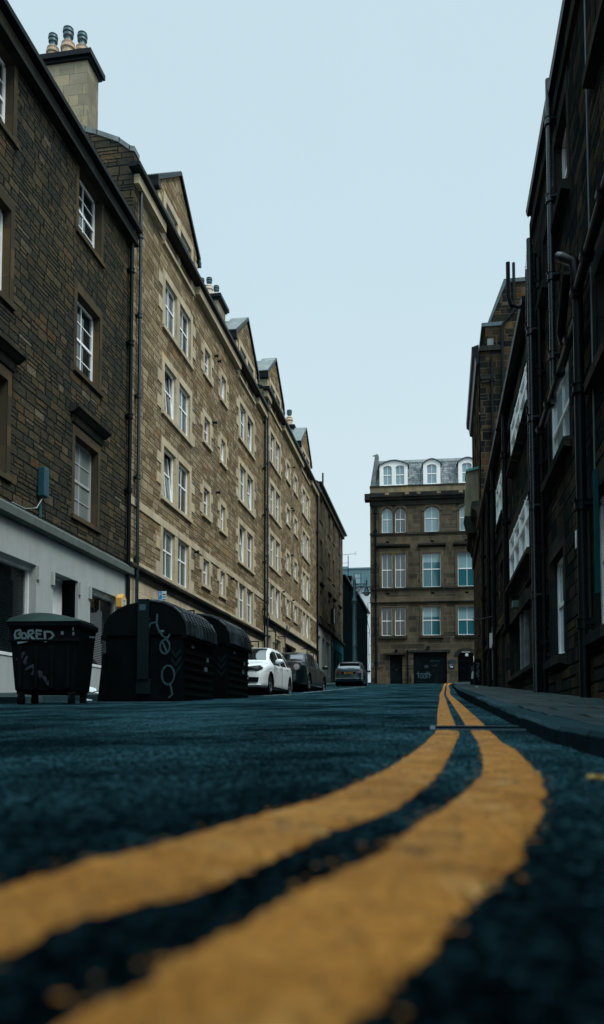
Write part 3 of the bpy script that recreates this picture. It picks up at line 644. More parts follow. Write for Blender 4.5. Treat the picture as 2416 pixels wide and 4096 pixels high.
# ---- tan tenements
def tan(name,label,T0,T1,dh,pairs,singles,loc_t,part):
    E=17.5+dh; O=thing(name,label,'building',(-9.3,loc_t,gz(loc_t)))
    base=4.95+dh*.72 if part=='A' else 5.95
    rowz=[(5.2,6.9),(7.95,9.78),(10.95,12.74),(14.0,15.76)]; rowz=[(a+dh,b+dh) for a,b in rowz]
    srow=[(5.76,6.83),(8.64,9.78),(11.68,12.74),(14.5,15.62)]; srow=[(a+dh,b+dh) for a,b in srow]
    H=[];OP=[]
    for (a,b) in pairs:
        w=(b-a-.35)/2
        for (c,e) in rowz+[(17.0+dh,18.56+dh)]:
            for (p,q) in ((a,a+w),(b-w,b)): OP.append((p,q,c,e)); 
    for (a,b) in singles:
        for (c,e) in srow: OP.append((a,b,c,e))
    H=[o for o in OP if o[3]<E]
    mb=MB(); mb.wall(FL,T0,T1,base+.2,E,H,.2,0,1)
    # dormer gables rise through the eaves
    for (a,b) in pairs:
        m=(a+b)/2; g0,g1=m-2.35,m+2.35; gh=[o for o in OP if g0<o[0]<g1 and o[3]>E]
        mb.wall(FL,g0,g1,E,18.78+dh,[(o[0],o[1],E,o[3]) for o in gh],.2,0,1)
        mb.face([FL.P(g0,18.78+dh),FL.P(g1,18.78+dh),FL.P(m,20.55+dh)])
        for g in (g0,g1): mb.face([FL.P(g,E-.3),FL.P(g,18.78+dh),FL.P(g,18.78+dh,-3.4),FL.P(g,E-.3,-3.4)],1)
    mb.face([(-9.3,T0,base-2),(-9.3,T0,E),(-20,T0,E),(-20,T0,base-2)],0)
    mb.face([(-9.3,T1,base-2),(-9.3,T1,E),(-20,T1,E),(-20,T1,base-2)],0)
    mb.build('wall',['tan_rubble','tan_ashlar'],O)
    # lower storey of smooth ashlar
    gh=gz((T0+T1)/2)
    bw=[]
    if part=='B': bw=[(45.0,46.3,3.4,5.18),(47.9,49.3,3.5,5.18),(51.0,55.0,2.4,5.25),(57.8,59.2,4.0,5.2)]
    else: bw=[(26.0,27.3,1.9,3.3),(30.2,31.5,2.2,3.6),(37.5,38.9,2.6,4.0),(40.6,41.8,2.8,4.2)]
    mb=MB(); mb.wall(FL,T0,T1,-.5,base,bw,.28,0,0,d=-.03); mb.build('basement_wall','tan_ashlar',O)
    for (a,b,c,e) in bw:
        if b-a>3:
            mb=MB(); mb.box(FL,a,b,c-1,e,-.6,-.33); mb.build('archway','void_dark',O)
        else: window(FL,O,a,b,c,e,-.27,'one',fr='soot_white',name='basement_window')
    # bands
    mb=MB(); mb.extr(FL,[(0,base-.28),(.03,base-.28),(.06,base-.1),(.17,base-.05),(.19,base+.02),(.12,base+.1),(.0,base+.12)],T0,T1)
    mb.build('drip_course','soot_dressed',O)
    mb=MB(); mb.box(FL,T0,T1,base+.1,5.2+dh-.002,-.01,.035); 
    mb.build('sill_band','tan_ashlar',O)
    mb=MB(); mb.box(FL,T0,T1,6.9+dh,7.16+dh,-.01,.036); mb.build('lintel_band','tan_ashlar',O)
    # surrounds and windows
    rg=random.Random(11 if part=='A' else 12)
    for (a,b) in pairs:
        w=(b-a-.35)/2
        for r,(c,e) in enumerate(rowz+[(17.0+dh,18.56+dh)]):
            surround(FL,O,a,b,c,e,'tan_ashlar',q=True,w=.26,lin=.26 if r else -.01,sill=.13 if r else 0,mulls=[(a+w,b-w)],seed=r)
            for (p,q) in ((a,a+w),(b-w,b)):
                tl=.16 if (part=='A' and rg.random()<.35 and r) else (.12 if rg.random()<.15 else 0)
                window(FL,O,p,q,c,e,-.085,'uvr',gl=rg.choice(['glass_dark','glass_net','glass_dark','glass_grey']),tilt=tl,top_bar=.58)
    for (a,b) in singles:
        for r,(c,e) in enumerate(srow):
            surround(FL,O,a,b,c,e,'tan_ashlar',q=True,w=.2,qw=.3,lin=.24 if r else .06,sill=.12,seed=r+1)
            window(FL,O,a,b,c,e,-.085,'uvr',gl=rg.choice(['glass_dark','glass_net','glass_grey']),tilt=.12 if rg.random()<.25 else 0,fw=.06)
    # wall vents
    mb=MB()
    for (a,b) in pairs:
        for (c,e) in rowz:
            for k in range(6): mb.box(FL,b+.62,b+.85,e-.35+k*.04,e-.33+k*.04,.0,.012)
    mb.build('air_brick','coping',O)
    # gutter, brackets, roof
    if part=='A': gutter(FL,O,T0-.35,T1+.0,E+.02,.36)
    else: gutter(FL,O,T0-.25,T1,E+.02,.36)
    mb=MB(); 
    prev=T0
    for (a,b) in pairs+[(T1+3,T1+3)]:
        m=(a+b)/2; g0,g1=m-2.35,m+2.35
        if g0>prev: mb=MB(); mb.box(FL,prev,min(g0+.3,T1),E-.42,E-.12,0,.22); mb.build('eaves_course','tan_ashlar',O)
        prev=g1-.3
    mb=MB(); mb.face([(-9.1,T0,E),(-9.1,T1,E),(-14.6,T1,E+3.6),(-14.6,T0,E+3.6)]); mb.face([(-14.6,T0,E+3.6),(-14.6,T1,E+3.6),(-20,T1,E-.1),(-20,T0,E-.1)]); mb.build('roof','slate',O)
    for (a,b) in pairs:
        m=(a+b)/2; g0,g1=m-2.35,m+2.35; z0=18.78+dh; z1=20.55+dh
        mb=MB()
        for s,g in ((-1,g0),(1,g1)):
            mb.face([FL.P(g+s*.2,z0-.1,.0),FL.P(m,z1+.05,.0),FL.P(m,z1+.05,-4.4),FL.P(g+s*.2,z0-.1,-4.4)])
        o=mb.build('dormer_roof','slate',O)
        mb=MB()
        for s,g in ((-1,g0),(1,g1)):
            mb.prism(FL,[(g+s*.22,z0-.12),(m,z1+.0),(m,z1+.15),(g+s*.24,z0+.06)],-.42,.1)
        o=mb.build('verge','black_iron',O)
        mb=MB()
        for s,g in ((-1,g0),(1,g1)): mb.prism(FL,[(g+s*.24,z0+.06),(m,z1+.15),(m,z1+.18),(g+s*.24,z0+.09)],-.8,.07)
        mb.build('coping','coping',o)
        for s,g in ((-1,g0),(1,g1)):     # dormer cheek gutters
            mb=MB(); tt=sorted((g-s*.0,g+s*.24)); mb.box(FL,tt[0]-.03,tt[1],z0-.34,z0-.12,-3.2,.12); mb.build('dormer_cornice','black_iron',O)
        for s,g in ((-1,g0),(1,g1)):
            mb=MB(); tt=sorted((g,g-s*.32)); mb.box(FL,tt[0]-.02,tt[1],17.6+dh,z0-.35,-.01,.035); mb.build('dormer_quoin','tan_ashlar',O)
    return O,E
TA,EA=tan('tenement','tan stone tenement with twin gabled dormers beside the dark shop tenement','',None,None,None,None,None) if False else tan('tenement','tan stone tenement right beside the dark rubble one, behind the big domed bins',TB,44.0,0,[(27.1,30.15),(38.3,41.3)],[(32.12,33.0),(34.82,35.6)],34,'A')
TBb,EB=tan('tenement','tan stone tenement farther up the street, behind the white and dark parked cars',44.0,64.5,1.25,[(45.75,48.75),(57.4,60.4)],[(51.05,52.15),(53.9,55.05)],54,'B')
downpipe(FL,TA,24.35,gz(24)+.1,17.35,.13,.055,2.6,mat='black_gloss'); downpipe(FL,TA,43.75,gz(44)+.1,17.3,.13,.055,2.6)
downpipe(FL,TBb,44.5,gz(44)+.1,18.6,.13,.055,2.6,off=.5,mat='black_gloss'); downpipe(FL,TBb,64.1,gz(64)+.1,18.6,.13,.075,2.6)
for O,fl in ((TA,[(33.7,15.94),(34.2,15.93),(33.56,12.96),(34.13,10.09),(30.95,6.82),(36.7,6.78)]),(TBb,[(53.32,17.22),(52.74,14.3),(53.15,14.26),(52.75,11.18),(49.51,8.25),(53.05,8.27)])):
    for t,h in fl:
        mb=MB(); mb.tube([FL.P(t,h,0),FL.P(t,h,.12)],.045,10); mb.tube([FL.P(t,h,.12),FL.P(t,h,.18)],.07,10); mb.build('flue','black_iron',O,smooth=True)
def bracket(O,t,h,l,big=False):
    mb=MB(); d=.45
    mb.box(FL,t,t+.05,h-.025,h+.025,-.03,d); mb.box(FL,t,t+.05,h-l,h,d-.05,d)
    if big:
        mb.box(FL,t-.6,t+.6,h-.75,h-.7,d-.06,d-.01)
        for k in range(5): mb.box(FL,t-.6+k*.3,t-.57+k*.3,h-2,h-.72,d-.05,d-.02)
    mb.build('iron_railing','black_iron',O)
for t,h,b in ((45.3,5.35,1),(48.3,5.35,1),(56.8,5.4,0),(59.9,5.4,1)): bracket(TBb,t,h,2.,b)
for t,h,b in ((29.5,4.3,0),(40.8,4.3,1),(33.5,4.1,1)): bracket(TA,t,h,1.6,b)
mb=MB()
for i in range(14):
    a=i/13; b=(i+1)/13
    mb.tube([FL.P(44.3+6.5*a,6.3-4*.9*a*(1-a)*1.1-.25*a,.2),FL.P(44.3+6.5*b,6.3-4*.9*b*(1-b)*1.1-.25*b,.2)],.022,6)
mb.build('cable','black_iron',TBb,smooth=True)
mb=MB(); mb.disc(FL.P(51.0,6.22,.06),(1,0,0),.01,.17,.05); mb.build('wall_plaque','boxy_blue',TBb)
# end gable wall + big chimney of the first tan tenement, above the shop tenement's roof
F0=FX(TB)
mb=MB(); prof=[(-9.25,15.3),(-9.25,18.1),(-9.4,18.15),(-9.75,18.45),(-10.5,18.8),(-10.9,18.95),(-14.6,21.4),(-20,17.6),(-20,15.2)]
mb.prism(F0,prof,-.35,.02); mb.build('gable_wall','dark_rubble',TA)
mb=MB()
for (a,b),(c,d) in zip(prof[1:6],prof[2:7]): mb.prism(F0,[(a+.03,b),(c,d),(c,d+.16),(a+.03,b+.16)],-.4,.05)
mb.build('skew_coping','coping',TA)
def chimney(O,x0,x1,y0,y1,z0,z1,pots,mat='chimney_stone',potm='terracotta',cap='black_iron'):
    mb=MB(); mb.box(W3,x0,x1,z0,z1,y0,y1); o=mb.build('chimney',mat,O)
    mb=MB(); mb.box(W3,x0-.09,x1+.09,z1,z1+.1,y0-.09,y1+.09); mb.box(W3,x0-.17,x1+.17,z1+.1,z1+.27,y0-.17,y1+.17); mb.build('chimney_cap',cap,o)
    for x,y,s in pots:
        mb=MB(); z=z1+.27; mb.lathe((x,y,z),[(.16*s,0),(.15*s,.38*s),(.19*s,.4*s),(.19*s,.46*s),(.15*s,.5*s),(.17*s,.55*s),(.10*s,.62*s)]); pt=mb.build('chimney_pot',potm,o,smooth=True)
        mb=MB(); mb.lathe((x,y,z),[(.09*s,.62*s),(.09*s,.72*s),(.13*s,.74*s),(.13*s,.8*s),(.1*s,.82*s),(.14*s,.84*s),(.14*s,.9*s),(.1*s,.92*s),(.13*s,.95*s),(.02,.99*s)]); mb.build('cowl','metal_cowl',pt,smooth=True)
chimney(TA,-13.4,-10.85,23.9,24.75,18.6,21.35,[(-12.25,24.3,1.15),(-11.72,24.3,1.3),(-11.3,24.45,1.2)])
chimney(TA,-11.7,-10.45,38.5,39.9,17.5,21.05,[(-11.3,39.5,1.1),(-11.0,38.8,1.1),(-10.85,39.6,1.1),(-11.4,38.8,1.1)],potm='pale_pot')
chimney(TBb,-12.4,-10.6,60.9,63.2,18.5,22.7,[(-11.5,61.5,1.4),(-11.0,61.6,1.5),(-11.9,62.5,1.3)])
# ---- last tenement on the left, t 64.5 .. 83.2
B3=thing('corner_tenement','brown rubble tenement with a pale shopfront and a teal shopfront, last before the lane','building',(-9.3,74,gz(74)))
c3=[(66.4,67.8),(71.6,73.1),(75.0,76.2),(79.6,80.9)]; r3=[(17.0,18.95,0),(13.2,15.4,0),(9.1,11.2,1)]
c3b=c3
mb=MB(); mb.wall(FL,64.5,83.2,8.4,19.6,[(a,b,c,e) for a,b in c3b for c,e,_ in r3],.22,0,1)
mb.face([(-9.3,83.2,3),(-9.3,83.2,19.6),(-20,83.2,19.6),(-20,83.2,3)]); mb.face([(-9.3,64.5,17),(-9.3,64.5,19.6),(-20,64.5,19.6),(-20,64.5,17)])
mb.build('wall',['dark_rubble2' if 0 else 'office_stone','office_dressed'],B3)
mb=MB(); mb.face([(-9.1,64.5,19.6),(-9.1,83.2,19.6),(-14.5,83.2,22.5),(-14.5,64.5,22.5)]); mb.build('roof','slate',B3)
gutter(FL,B3,64.6,83.6,19.6,.42); mb=MB(); mb.box(FL,64.5,83.2,19.1,19.48,0,.2); mb.build('eaves_course','office_dressed',B3)
for a,b in c3b:
    for c,e,hd in r3:
        window(FL,B3,a,b,c,e,-.18,'sash',fr='window_white',gl='glass_dark'); surround(FL,B3,a,b,c,e,'office_dressed',q=False,pr=.015,w=.2,lin=.25,sill=.12)
        if hd:
            mb=MB(); mb.extr(FL,[(0,e+.42),(.08,e+.42),(.2,e+.5),(.2,e+.58),(0,e+.62)],a-.2,b+.2); mb.build('hood_mould','soot_dressed',B3)
mb=MB(); mb.extr(FL,[(0,8.1),(.05,8.1),(.2,8.16),(.24,8.2),(.24,8.3),(0,8.45)],64.5,83.2); mb.build('cornice','soot_dressed',B3)
ops=[(64.9,66.6,4.3,7.3),(67.6,69.1,3.0,7.3),(70.1,72.5,4.3,7.3)]
mb=MB(); mb.wall(FL,64.5,73.1,2.5,8.12,ops,.35,0,0,d=.03); mb.build('shopfront','shop_cream',B3)
for a,b,c,e in ops:
    if c>4:
        o=window(FL,B3,a,b,c,e,-.25,'one',gl='glass_pale',name='shop_window',top_bar=.6)
        mb=MB(); mb.box(FL,a,b,c,c+1.9,-.2,-.12); mb.build('window_guard','black_iron',o)
    else: mb=MB(); mb.box(FL,a,b,c,e,-.9,-.35); mb.build('shop_door','door_dark',B3)
text_mesh('shop_lettering','INK KET',.42,FL,70.1,7.78,.045,'plate_ink',B3,sx=1.0)
text_mesh('shop_lettering','STUDIO',.14,FL,70.4,7.5,.045,'fascia_grey',B3)
ops=[(73.35,74.5,3.2,7.2),(75.4,77.6,3.6,7.15),(78.0,81.8,3.6,7.15)]
mb=MB(); mb.wall(FL,73.1,74.9,2.5,8.12,[ops[0]],.35,0,0,d=.02); mb.build('door_surround','fascia_grey',B3)
mb=MB(); mb.wall(FL,74.9,83.2,2.5,8.12,ops[1:],.2,0,0,d=.05); mb.build('shopfront','shop_teal',B3)
for a,b,c,e in ops: mb=MB(); mb.box(FL,a,b,c,e,-.6,-.3); mb.build('shop_interior','void_dark',B3)
mb=MB(); mb.tube([FL.P(66.2,8.7,.1),FL.P(69.,8.2,.2),FL.P(71,7.9,.15),FL.P(73,8.1,.1)],.03,6); mb.tube([FL.P(74,9.3,.08),FL.P(76,8.7,.1),FL.P(79,8.9,.1),FL.P(82,8.2,.1)],.04,6); mb.build('cable','black_iron',B3,smooth=True)
mb=MB(); mb.box(FL,73.3,73.9,9.3,10.6,.02,.3); mb.build('wall_box','black_iron',B3)
mb=MB(); mb.box(FL,65.2,65.5,19.6,20.5,.35,.45); mb.build('vent_pipe','black_iron',B3)
# ---- dark buildings down the lane
C1=thing('lane_building','unlit dark stone building with a brick chimney behind the street lamp','building',(-9.3,89,gz(89)))
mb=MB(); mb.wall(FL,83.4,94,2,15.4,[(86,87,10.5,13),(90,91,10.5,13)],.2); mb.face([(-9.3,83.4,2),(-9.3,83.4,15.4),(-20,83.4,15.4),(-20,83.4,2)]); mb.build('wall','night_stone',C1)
for a,b in ((86,87),(90,91)): window(FL,C1,a,b,10.5,13,-.15,'sash')
mb=MB(); mb.face([(-9.2,83.4,15.4),(-9.2,94,15.4),(-14,94,18),(-14,83.4,18)]); mb.build('roof','slate',C1)
gutter(FL,C1,83.4,94,15.5,.3)
chimney(C1,-10.6,-9.2,90,91.2,14,16.3,[],mat='night_stone')
mb=MB(); mb.tube([(-9.5,90.5,16.3),(-9.5,90.5,18.95)],.045,8); mb.tube([(-10.9,90.5,19.0),(-8.6,90.5,19.15)],.02,6); mb.tube([(-10.4,90.5,18.1),(-9.4,90.5,18.15)],.02,6)
for k in range(7): mb.tube([(-10.8+k*.33,90.3,19.02+k*.02),(-10.8+k*.33,90.75,19.02+k*.02)],.012,5)
mb.tube([(-8.65,90.5,18.95),(-8.65,90.5,19.4)],.015,5); mb.build('tv_aerial','black_iron',C1,smooth=True)
D1=thing('lane_building','farthest dark stone building in the lane, immediately right of the street lamp post','building',(-9.3,102,gz(102)))
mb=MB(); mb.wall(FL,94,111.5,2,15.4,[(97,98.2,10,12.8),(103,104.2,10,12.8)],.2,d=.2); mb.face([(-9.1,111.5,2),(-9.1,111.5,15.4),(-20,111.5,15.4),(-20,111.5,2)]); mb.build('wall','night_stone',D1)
mb=MB(); mb.face([(-9.,94,15.4),(-9.,111.5,15.4),(-14,111.5,18),(-14,94,18)]); mb.build('roof','slate',D1)
gutter(FL,D1,94,112.5,15.5,.5)
for a in (97,103): window(FL,D1,a,a+1.2,10,12.8,.05,'sash')
# ---- modern block far behind
Mo=thing('modern_block','distant modern block with teal metal cladding over white walls, seen down the lane','building',(-14,150,gz(150)))
mb=MB(); mb.wall(FX(150),-40,6,6,25.5,[],.2); mb.face([(6,150,6),(6,150,25.5),(6,170,25.5),(6,170,6)]); mb.build('wall','clad_white',Mo)
mb=MB(); mb.box(FX(150),-40,7,25.5,28.9,-18,.8); mb.box(FX(150),-40,-15.9,28.9,29.6,-18,-1); 
for k in range(60): mb.box(FX(150),-30+k*.62,-29.96+k*.62,25.5,28.6,.8,.86)
mb.box(FX(150),-40,7,28.7,28.95,-18,.95)
mb.build('metal_cladding','clad_teal',Mo)
window(FX(150),Mo,-14.6,-13.4,26.0,27.9,.9,'one',gl='glass_pale',fr='lead'); 
for x in (-16,-13.2,-10): window(FX(150),Mo,x,x+.5,19,21.5,.06,'one',fr='lead')
mb=MB()
for z in (9.5,13,17,20.5,24.3):
    for x in (-12.1,-11.9,-15.2,-14.4): mb.box(FX(150),x,x+.1,z,z+.12,0,.04)
mb.build('wall_fixing','lead',Mo)
# ================================================================ END BUILDING
OB=thing('office_building','four storey brown sandstone block closing the street, with arched white dormers','building',(0,64.2,3.3))
holes=[]; arch=[]
pairs3=[(-4.06,-3.24),(-3.03,-2.21),(-.75,.37),(1.93,3.03)]
for a,b in pairs3: holes.append((a,b,15.07,17.07))
pairs2=[(-4.07,-3.26),(-3.05,-2.23),(-.93,.46),(1.75,3.15)]
for a,b in pairs2: holes.append((a,b,10.75,13.40))
pairs1=[(-4.11,-3.29),(-3.08,-2.28),(-.96,.40),(1.72,3.11)]
for a,b in pairs1: holes.append((a,b,7.0,9.2))
door=(-3.49,-2.54,2.8,5.5); gar=(-1.7,.86,2.8,5.68); gate=(1.68,2.9,2.8,5.7)
holes+= [door,gar,gate]
mb=MB(); mb.wall(FE,-4.97,7.5,2.6,17.6,holes,.22,0,1)
p0,p1=FE.P(-4.97,2.6),FE.P(-4.97,17.6); mb.face([p0,p1,p1+Vector((-.35,15,0)),p0+Vector((-.35,15,0))])
q0,q1=FE.P(7.5,2.6),FE.P(7.5,17.6); mb.face([q0,q1,q1+Vector((-.35,15,0)),q0+Vector((-.35,15,0))])
mb.build('wall',['office_stone','office_dressed'],OB)
# spandrels that turn the top row into arched heads
def arch_fill(mb,F,a,b,spring,top,d0,d1,n=10):
    m=(a+b)/2; hw=(b-a)/2
    for k in range(n):
        x0=a+(b-a)*k/n; x1=a+(b-a)*(k+1)/n
        f=lambda x: spring+(top-spring)*math.sqrt(max(0,1-((x-m)/hw)**2))
        y0,y1=f(x0),f(x1)
        if y0>=top-1e-4 and y1>=top-1e-4: continue
        mb.prism(F,[(x0,y0),(x1,y1),(x1,top+.004),(x0,top+.004)],d0,d1)
AS=[]
for a,b in pairs3: mb=MB(); arch_fill(mb,FE,a,b,16.55 if b-a<1 else 16.7,17.07,-.1,.004); AS.append(mb)
# moulded rings
def arch_band(mb,F,a,b,spring,top,w,d0,d1,n=14):
    m=(a+b)/2; hw=(b-a)/2; pts=[]
    for k in range(n+1):
        th=math.pi-math.pi*k/n; pts.append(((m+hw*math.cos(th),spring+(top-spring)*math.sin(th)),(m+(hw+w)*math.cos(th),spring+(top-spring+w)*math.sin(th))))
    for (i0,o0),(i1,o1) in zip(pts,pts[1:]): mb.prism(F,[i0,i1,o1,o0],d0,d1)
for (a,b),mb in zip(pairs3,AS):
    arch_band(mb,FE,a,b,16.55 if b-a<1 else 16.7,17.07,.2,0,.07)
    for s,e in ((a-.2,a),(b,b+.2)): mb.box(FE,s,e,15.0,16.6,0,.05)
    mb.build('arched_surround','office_dressed',OB)
for r,(ps,c,e) in enumerate(((pairs3,15.07,17.07),(pairs2,10.75,13.4),(pairs1,7.0,9.2))):
    for k,(a,b) in enumerate(ps):
        gl=[['glass_pale','glass_grey','glass_pale','glass_pale'],['glass_grey','glass_grey','glass_teal','glass_teal'],['glass_brown','glass_brown','glass_teal','glass_teal']][r][k]
        bl=[[0,0,.28,.3],[0,0,.26,.5],[0,0,.34,.45]][r][k]
        window(FE,OB,a,b,c,e,-.13,'sash',gl=gl,fw=.045,top_bar=.53,blind=bl)
# surround frames of rows 1,2
for ps,c,e in ((pairs2,10.75,13.4),(pairs1,7.0,9.2)):
    for (a,b,ml) in ((ps[0][0],ps[1][1],[(ps[0][1],ps[1][0])]),(ps[2][0],ps[2][1],[]),(ps[3][0],ps[3][1],[])):
        surround(FE,OB,a,b,c,e,'office_dressed',q=False,pr=.05,w=.2,lin=.42 if c>10 else .1,sill=0,mulls=ml)
# hoods
for a,b in ((-4.47,-1.89),(-1.27,.85),(1.41,3.6)): mb=MB(); mb.extr(FE,[(0,13.86),(.1,13.88),(.26,13.98),(.28,14.1),(0,14.16)],a,b); mb.build('hood_mould','soot_dressed',OB)
for z0,z1,d,mt in ((14.9,15.03,.1,'soot_dressed'),(10.6,10.73,.12,'soot_dressed'),(9.62,10.02,.1,'office_dressed'),(9.56,9.63,.16,'soot_dressed')):
    mb=MB(); mb.box(FE,-5.0,7.5,z0,z1,0,d); mb.build('string_course',mt,OB)
for a,b in ((-4.32,-2.14),(-1.19,.59),(1.52,3.3)): mb=MB(); mb.box(FE,a,b,6.77,6.98,0,.16); mb.build('window_sill','soot_dressed',OB)
mb=MB(); mb.extr(FE,[(0,17.2),(.12,17.2),(.15,17.5),(.32,17.6),(.36,17.75),(.48,17.8),(.5,18.05),(0,18.1)],-5.0,7.5); mb.box(FE,-5.38,-4.99,17.6,18.08,-.4,.48)
mb.build('cornice','soot_dressed',OB)
for s in (-3.63,-2.1,-1.2,.35,2.0,2.9,4.0,5.2): mb=MB(); mb.box(FE,s-.15,s+.15,17.93,18.1,.1,.503); mb.build('cornice_block','parapet_stone',OB)
mb=MB(); mb.box(FE,-4.96,7.5,18.1,18.7,-.6,.03); mb.build('parapet','parapet_stone',OB)
mb=MB(); mb.box(FE,-5.0,7.5,18.7,18.78,-.65,.09); mb.box(FE,-5.0,7.5,18.1,18.24,-.1,.07); mb.build('parapet_coping','soot_dressed',OB)
# mansard
mb=MB(); mb.extr(FE,[(-.15,18.7),(-.95,21.0),(-3,21.2),(-3,18.6)],-4.6,7.5); rf=mb.build('mansard_roof','slate',OB)
mb=MB(); mb.box(FE,-4.35,7.5,20.85,21.06,-1.1,-.86); mb.build('ridge_flashing','lead_pale',rf)
mb=MB(); mb.prism(FE,[(-4.96,18.78),(-4.58,18.78),(-4.28,21.3),(-4.56,21.33)],-1.,-.1); mb.build('skew_wall','coping',OB)
def dormer(a,b,sashes):
    m=(a+b)/2; w=b-a; zt=20.42; top=20.75
    mb=MB(); f=.0
    hs=[(p,q,18.83,20.37) for p,q in sashes]
    mb.wall(FE,a,b,18.72,zt,hs,.08,0,0,d=.02)
    n=12; pts=[(a+w*k/n, zt+(top-zt)*math.sin(math.pi*k/n)) for k in range(n+1)]
    for (x0,y0),(x1,y1) in zip(pts,pts[1:]): mb.face([FE.P(x0,zt,.02),FE.P(x1,zt,.02),FE.P(x1,y1,.02),FE.P(x0,y0,.02)])
    for t in (a,b): mb.face([FE.P(t,18.72,.02),FE.P(t,zt,.02),FE.P(t,zt,-1.6),FE.P(t,18.72,-1.6)])
    for p,q in sashes: arch_fill(mb,FE,p,q,20.17,20.37,-.05,.024)
    D=mb.build('dormer','window_white',OB)
    mb=MB(); pts=[(a-.12+(w+.24)*k/n, zt-.06+(top-zt+.06)*math.sin(math.pi*k/n)) for k in range(n+1)]
    for (x0,y0),(x1,y1) in zip(pts,pts[1:]): mb.prism(FE,[(x0,y0),(x1,y1),(x1,y1+.07),(x0,y0+.07)],-1.6,.14)
    mb.build('dormer_roof','lead',D)
    for k,(p,q) in enumerate(sashes): window(FE,D,p,q,18.83,20.37,-.03,'sash',gl='glass_pale',fw=.04,top_bar=.52)
# windows of dormers are sub-parts: panes folded in one level up
def window_flat(*a,**k): return window(*a,**k)
_w=window
def window(F,par,*a,**k):
    if par.parent is not None:      # keep to thing > part > sub-part
        o=_w(F,par,*a,**k)
        for c in list(o.children): c.parent=par
        return o
    return _w(F,par,*a,**k)
dormer(-4.21,-2.03,[(-3.95,-3.25),(-2.98,-2.28)]); dormer(-.83,.49,[(-.56,.21)]); dormer(1.87,3.24,[(2.13,2.91)]); dormer(4.6,5.9,[(4.9,5.6)])
downpipe(FE,OB,-4.55,3.3,17.2,.1,.065,2.6,hopper=False)
mb=MB(); mb.box(FE,-4.68,-4.42,16.6,16.95,.02,.26); mb.build('hopper_head','black_iron',OB)
downpipe(FE,OB,-2.12,3.2,5.9,.08,.05,1.5)
# ground floor
for q in ((-3.8,-2.3,5.5,5.62,.25),(-1.95,1.1,5.68,5.86,.12)): mb=MB(); mb.box(FE,*q[:4],0,q[4]); mb.build('door_lintel','soot_dressed',OB)
mb=MB(); mb.box(FE,*door[:2],2.8,5.5,-.22,-.16)
d_=mb.build('door','door_dark',OB); mb=MB(); mb.tube([FE.P(-3.05,4.35,-.14),FE.P(-2.95,4.35,-.1)],.03,8); mb.build('door_handle','metal_cowl',d_)
mb=MB(); mb.box(FE,*gar[:2],2.8,5.68,-.22,-.15)
for k in range(12): mb.box(FE,gar[0],gar[1],3.2+k*.2,3.22+k*.2,-.15,-.14)
g_=mb.build('garage_door','door_dark',OB)
# tag on the garage door
def poly_circle(cx,cy,r,ry=None,n=12,a0=0,a1=360): ry=ry or r; return [(cx+r*math.cos(R(a0+(a1-a0)*k/n)),cy+ry*math.sin(R(a0+(a1-a0)*k/n))) for k in range(n+1)]
T=[[(0,.3),(.85,.33)],[(.12,.45),(.12,0)],poly_circle(.34,.1,.1,.13),poly_circle(.57,.1,.1,.13),[(.76,.45),(.74,-.02)],[(.6,.3),(.95,.28)],[(.92,.4),(.92,0)],[(.92,.2),(1.05,.2)]]
strokes('graffiti',FE,-1.45,3.72,-.13,T,.06,'paint_blue_spray',g_,1.05)
rg=random.Random(8); T=[]
for i,ch in enumerate('SOLISKY'):
    x=i*.1; T.append([(x+rg.uniform(0,.08),rg.uniform(0,.15)) for _ in range(5)])
strokes('graffiti',FE,-.35,4.95,-.13,T,.015,'paint_blue_spray',g_,1.); 
T=[[(k*.05,rg.uniform(0,.12)) for k in range(10)]]
strokes('graffiti',FE,-.3,4.6,-.13,T,.018,'paint_blue_spray',g_,1.)
mb=MB(); 
for z in (4.66,4.58,4.5): mb.box(FE,-.85,-.55,z,z+.035,-.14,-.132)
mb.build('door_notice','paint_blue_spray',g_)
mb=MB(); mb.box(FE,*gate[:2],2.8,5.7,-.6,-.5); mb.build('passage','void_dark',OB)
mb=MB(); arch_fill(mb,FE,gate[0],gate[1],5.35,5.75,-.2,.01); arch_band(mb,FE,gate[0],gate[1],5.35,5.72,.28,0,.04); mb.build('gate_arch','soot_dressed',OB)
mb=MB()
for k in range(13): x=gate[0]+.05+k*(gate[1]-gate[0]-.1)/12; mb.box(FE,x-.012,x+.012,3.4,5.6,-.12,-.09)
for z in (3.45,4.45,5.0): mb.box(FE,gate[0],gate[1],z,z+.04,-.13,-.08)
mb.build('iron_gate','black_iron',OB)
mb=MB(); mb.disc(FE.P(2.35,5.45,.05),FE.n,.01,.12,.08); mb.build('bulkhead_light','lamp_glass',OB)
for s,z in ((-3.0,5.72),(-.55,5.95)):
    mb=MB(); mb.box(FE,s-.1,s+.1,z,z+.2,.0,.2); o=mb.build('wall_lantern','black_iron',OB); mb=MB(); mb.box(FE,s-.08,s+.08,z-.03,z-.002,.02,.18); mb.build('lantern_lens','parapet_stone',o)
mb=MB(); mb.box(FE,1.02,1.42,4.42,5.1,0,.06); nb=mb.build('notice_board','notice_board',OB)
mb=MB(); mb.box(FE,1.1,1.3,4.5,4.58,.062,.066); mb.box(FE,1.17,1.25,4.68,4.71,.062,.066); mb.box(FE,1.06,1.12,4.64,4.68,.062,.066); mb.build('poster','sign_white',nb)
mb=MB(); mb.box(FE,-4.96,-4.74,4.55,4.92,0,.09); mb.box(FE,-3.92,-3.84,5.64,5.76,.0,.12); mb.build('intercom_box','fascia_grey',OB)
for s in (-1.78,.94): mb=MB(); mb.box(FE,s-.1,s+.1,3.1,4.0,0,.12); mb.build('guard_stone','office_dressed',OB)
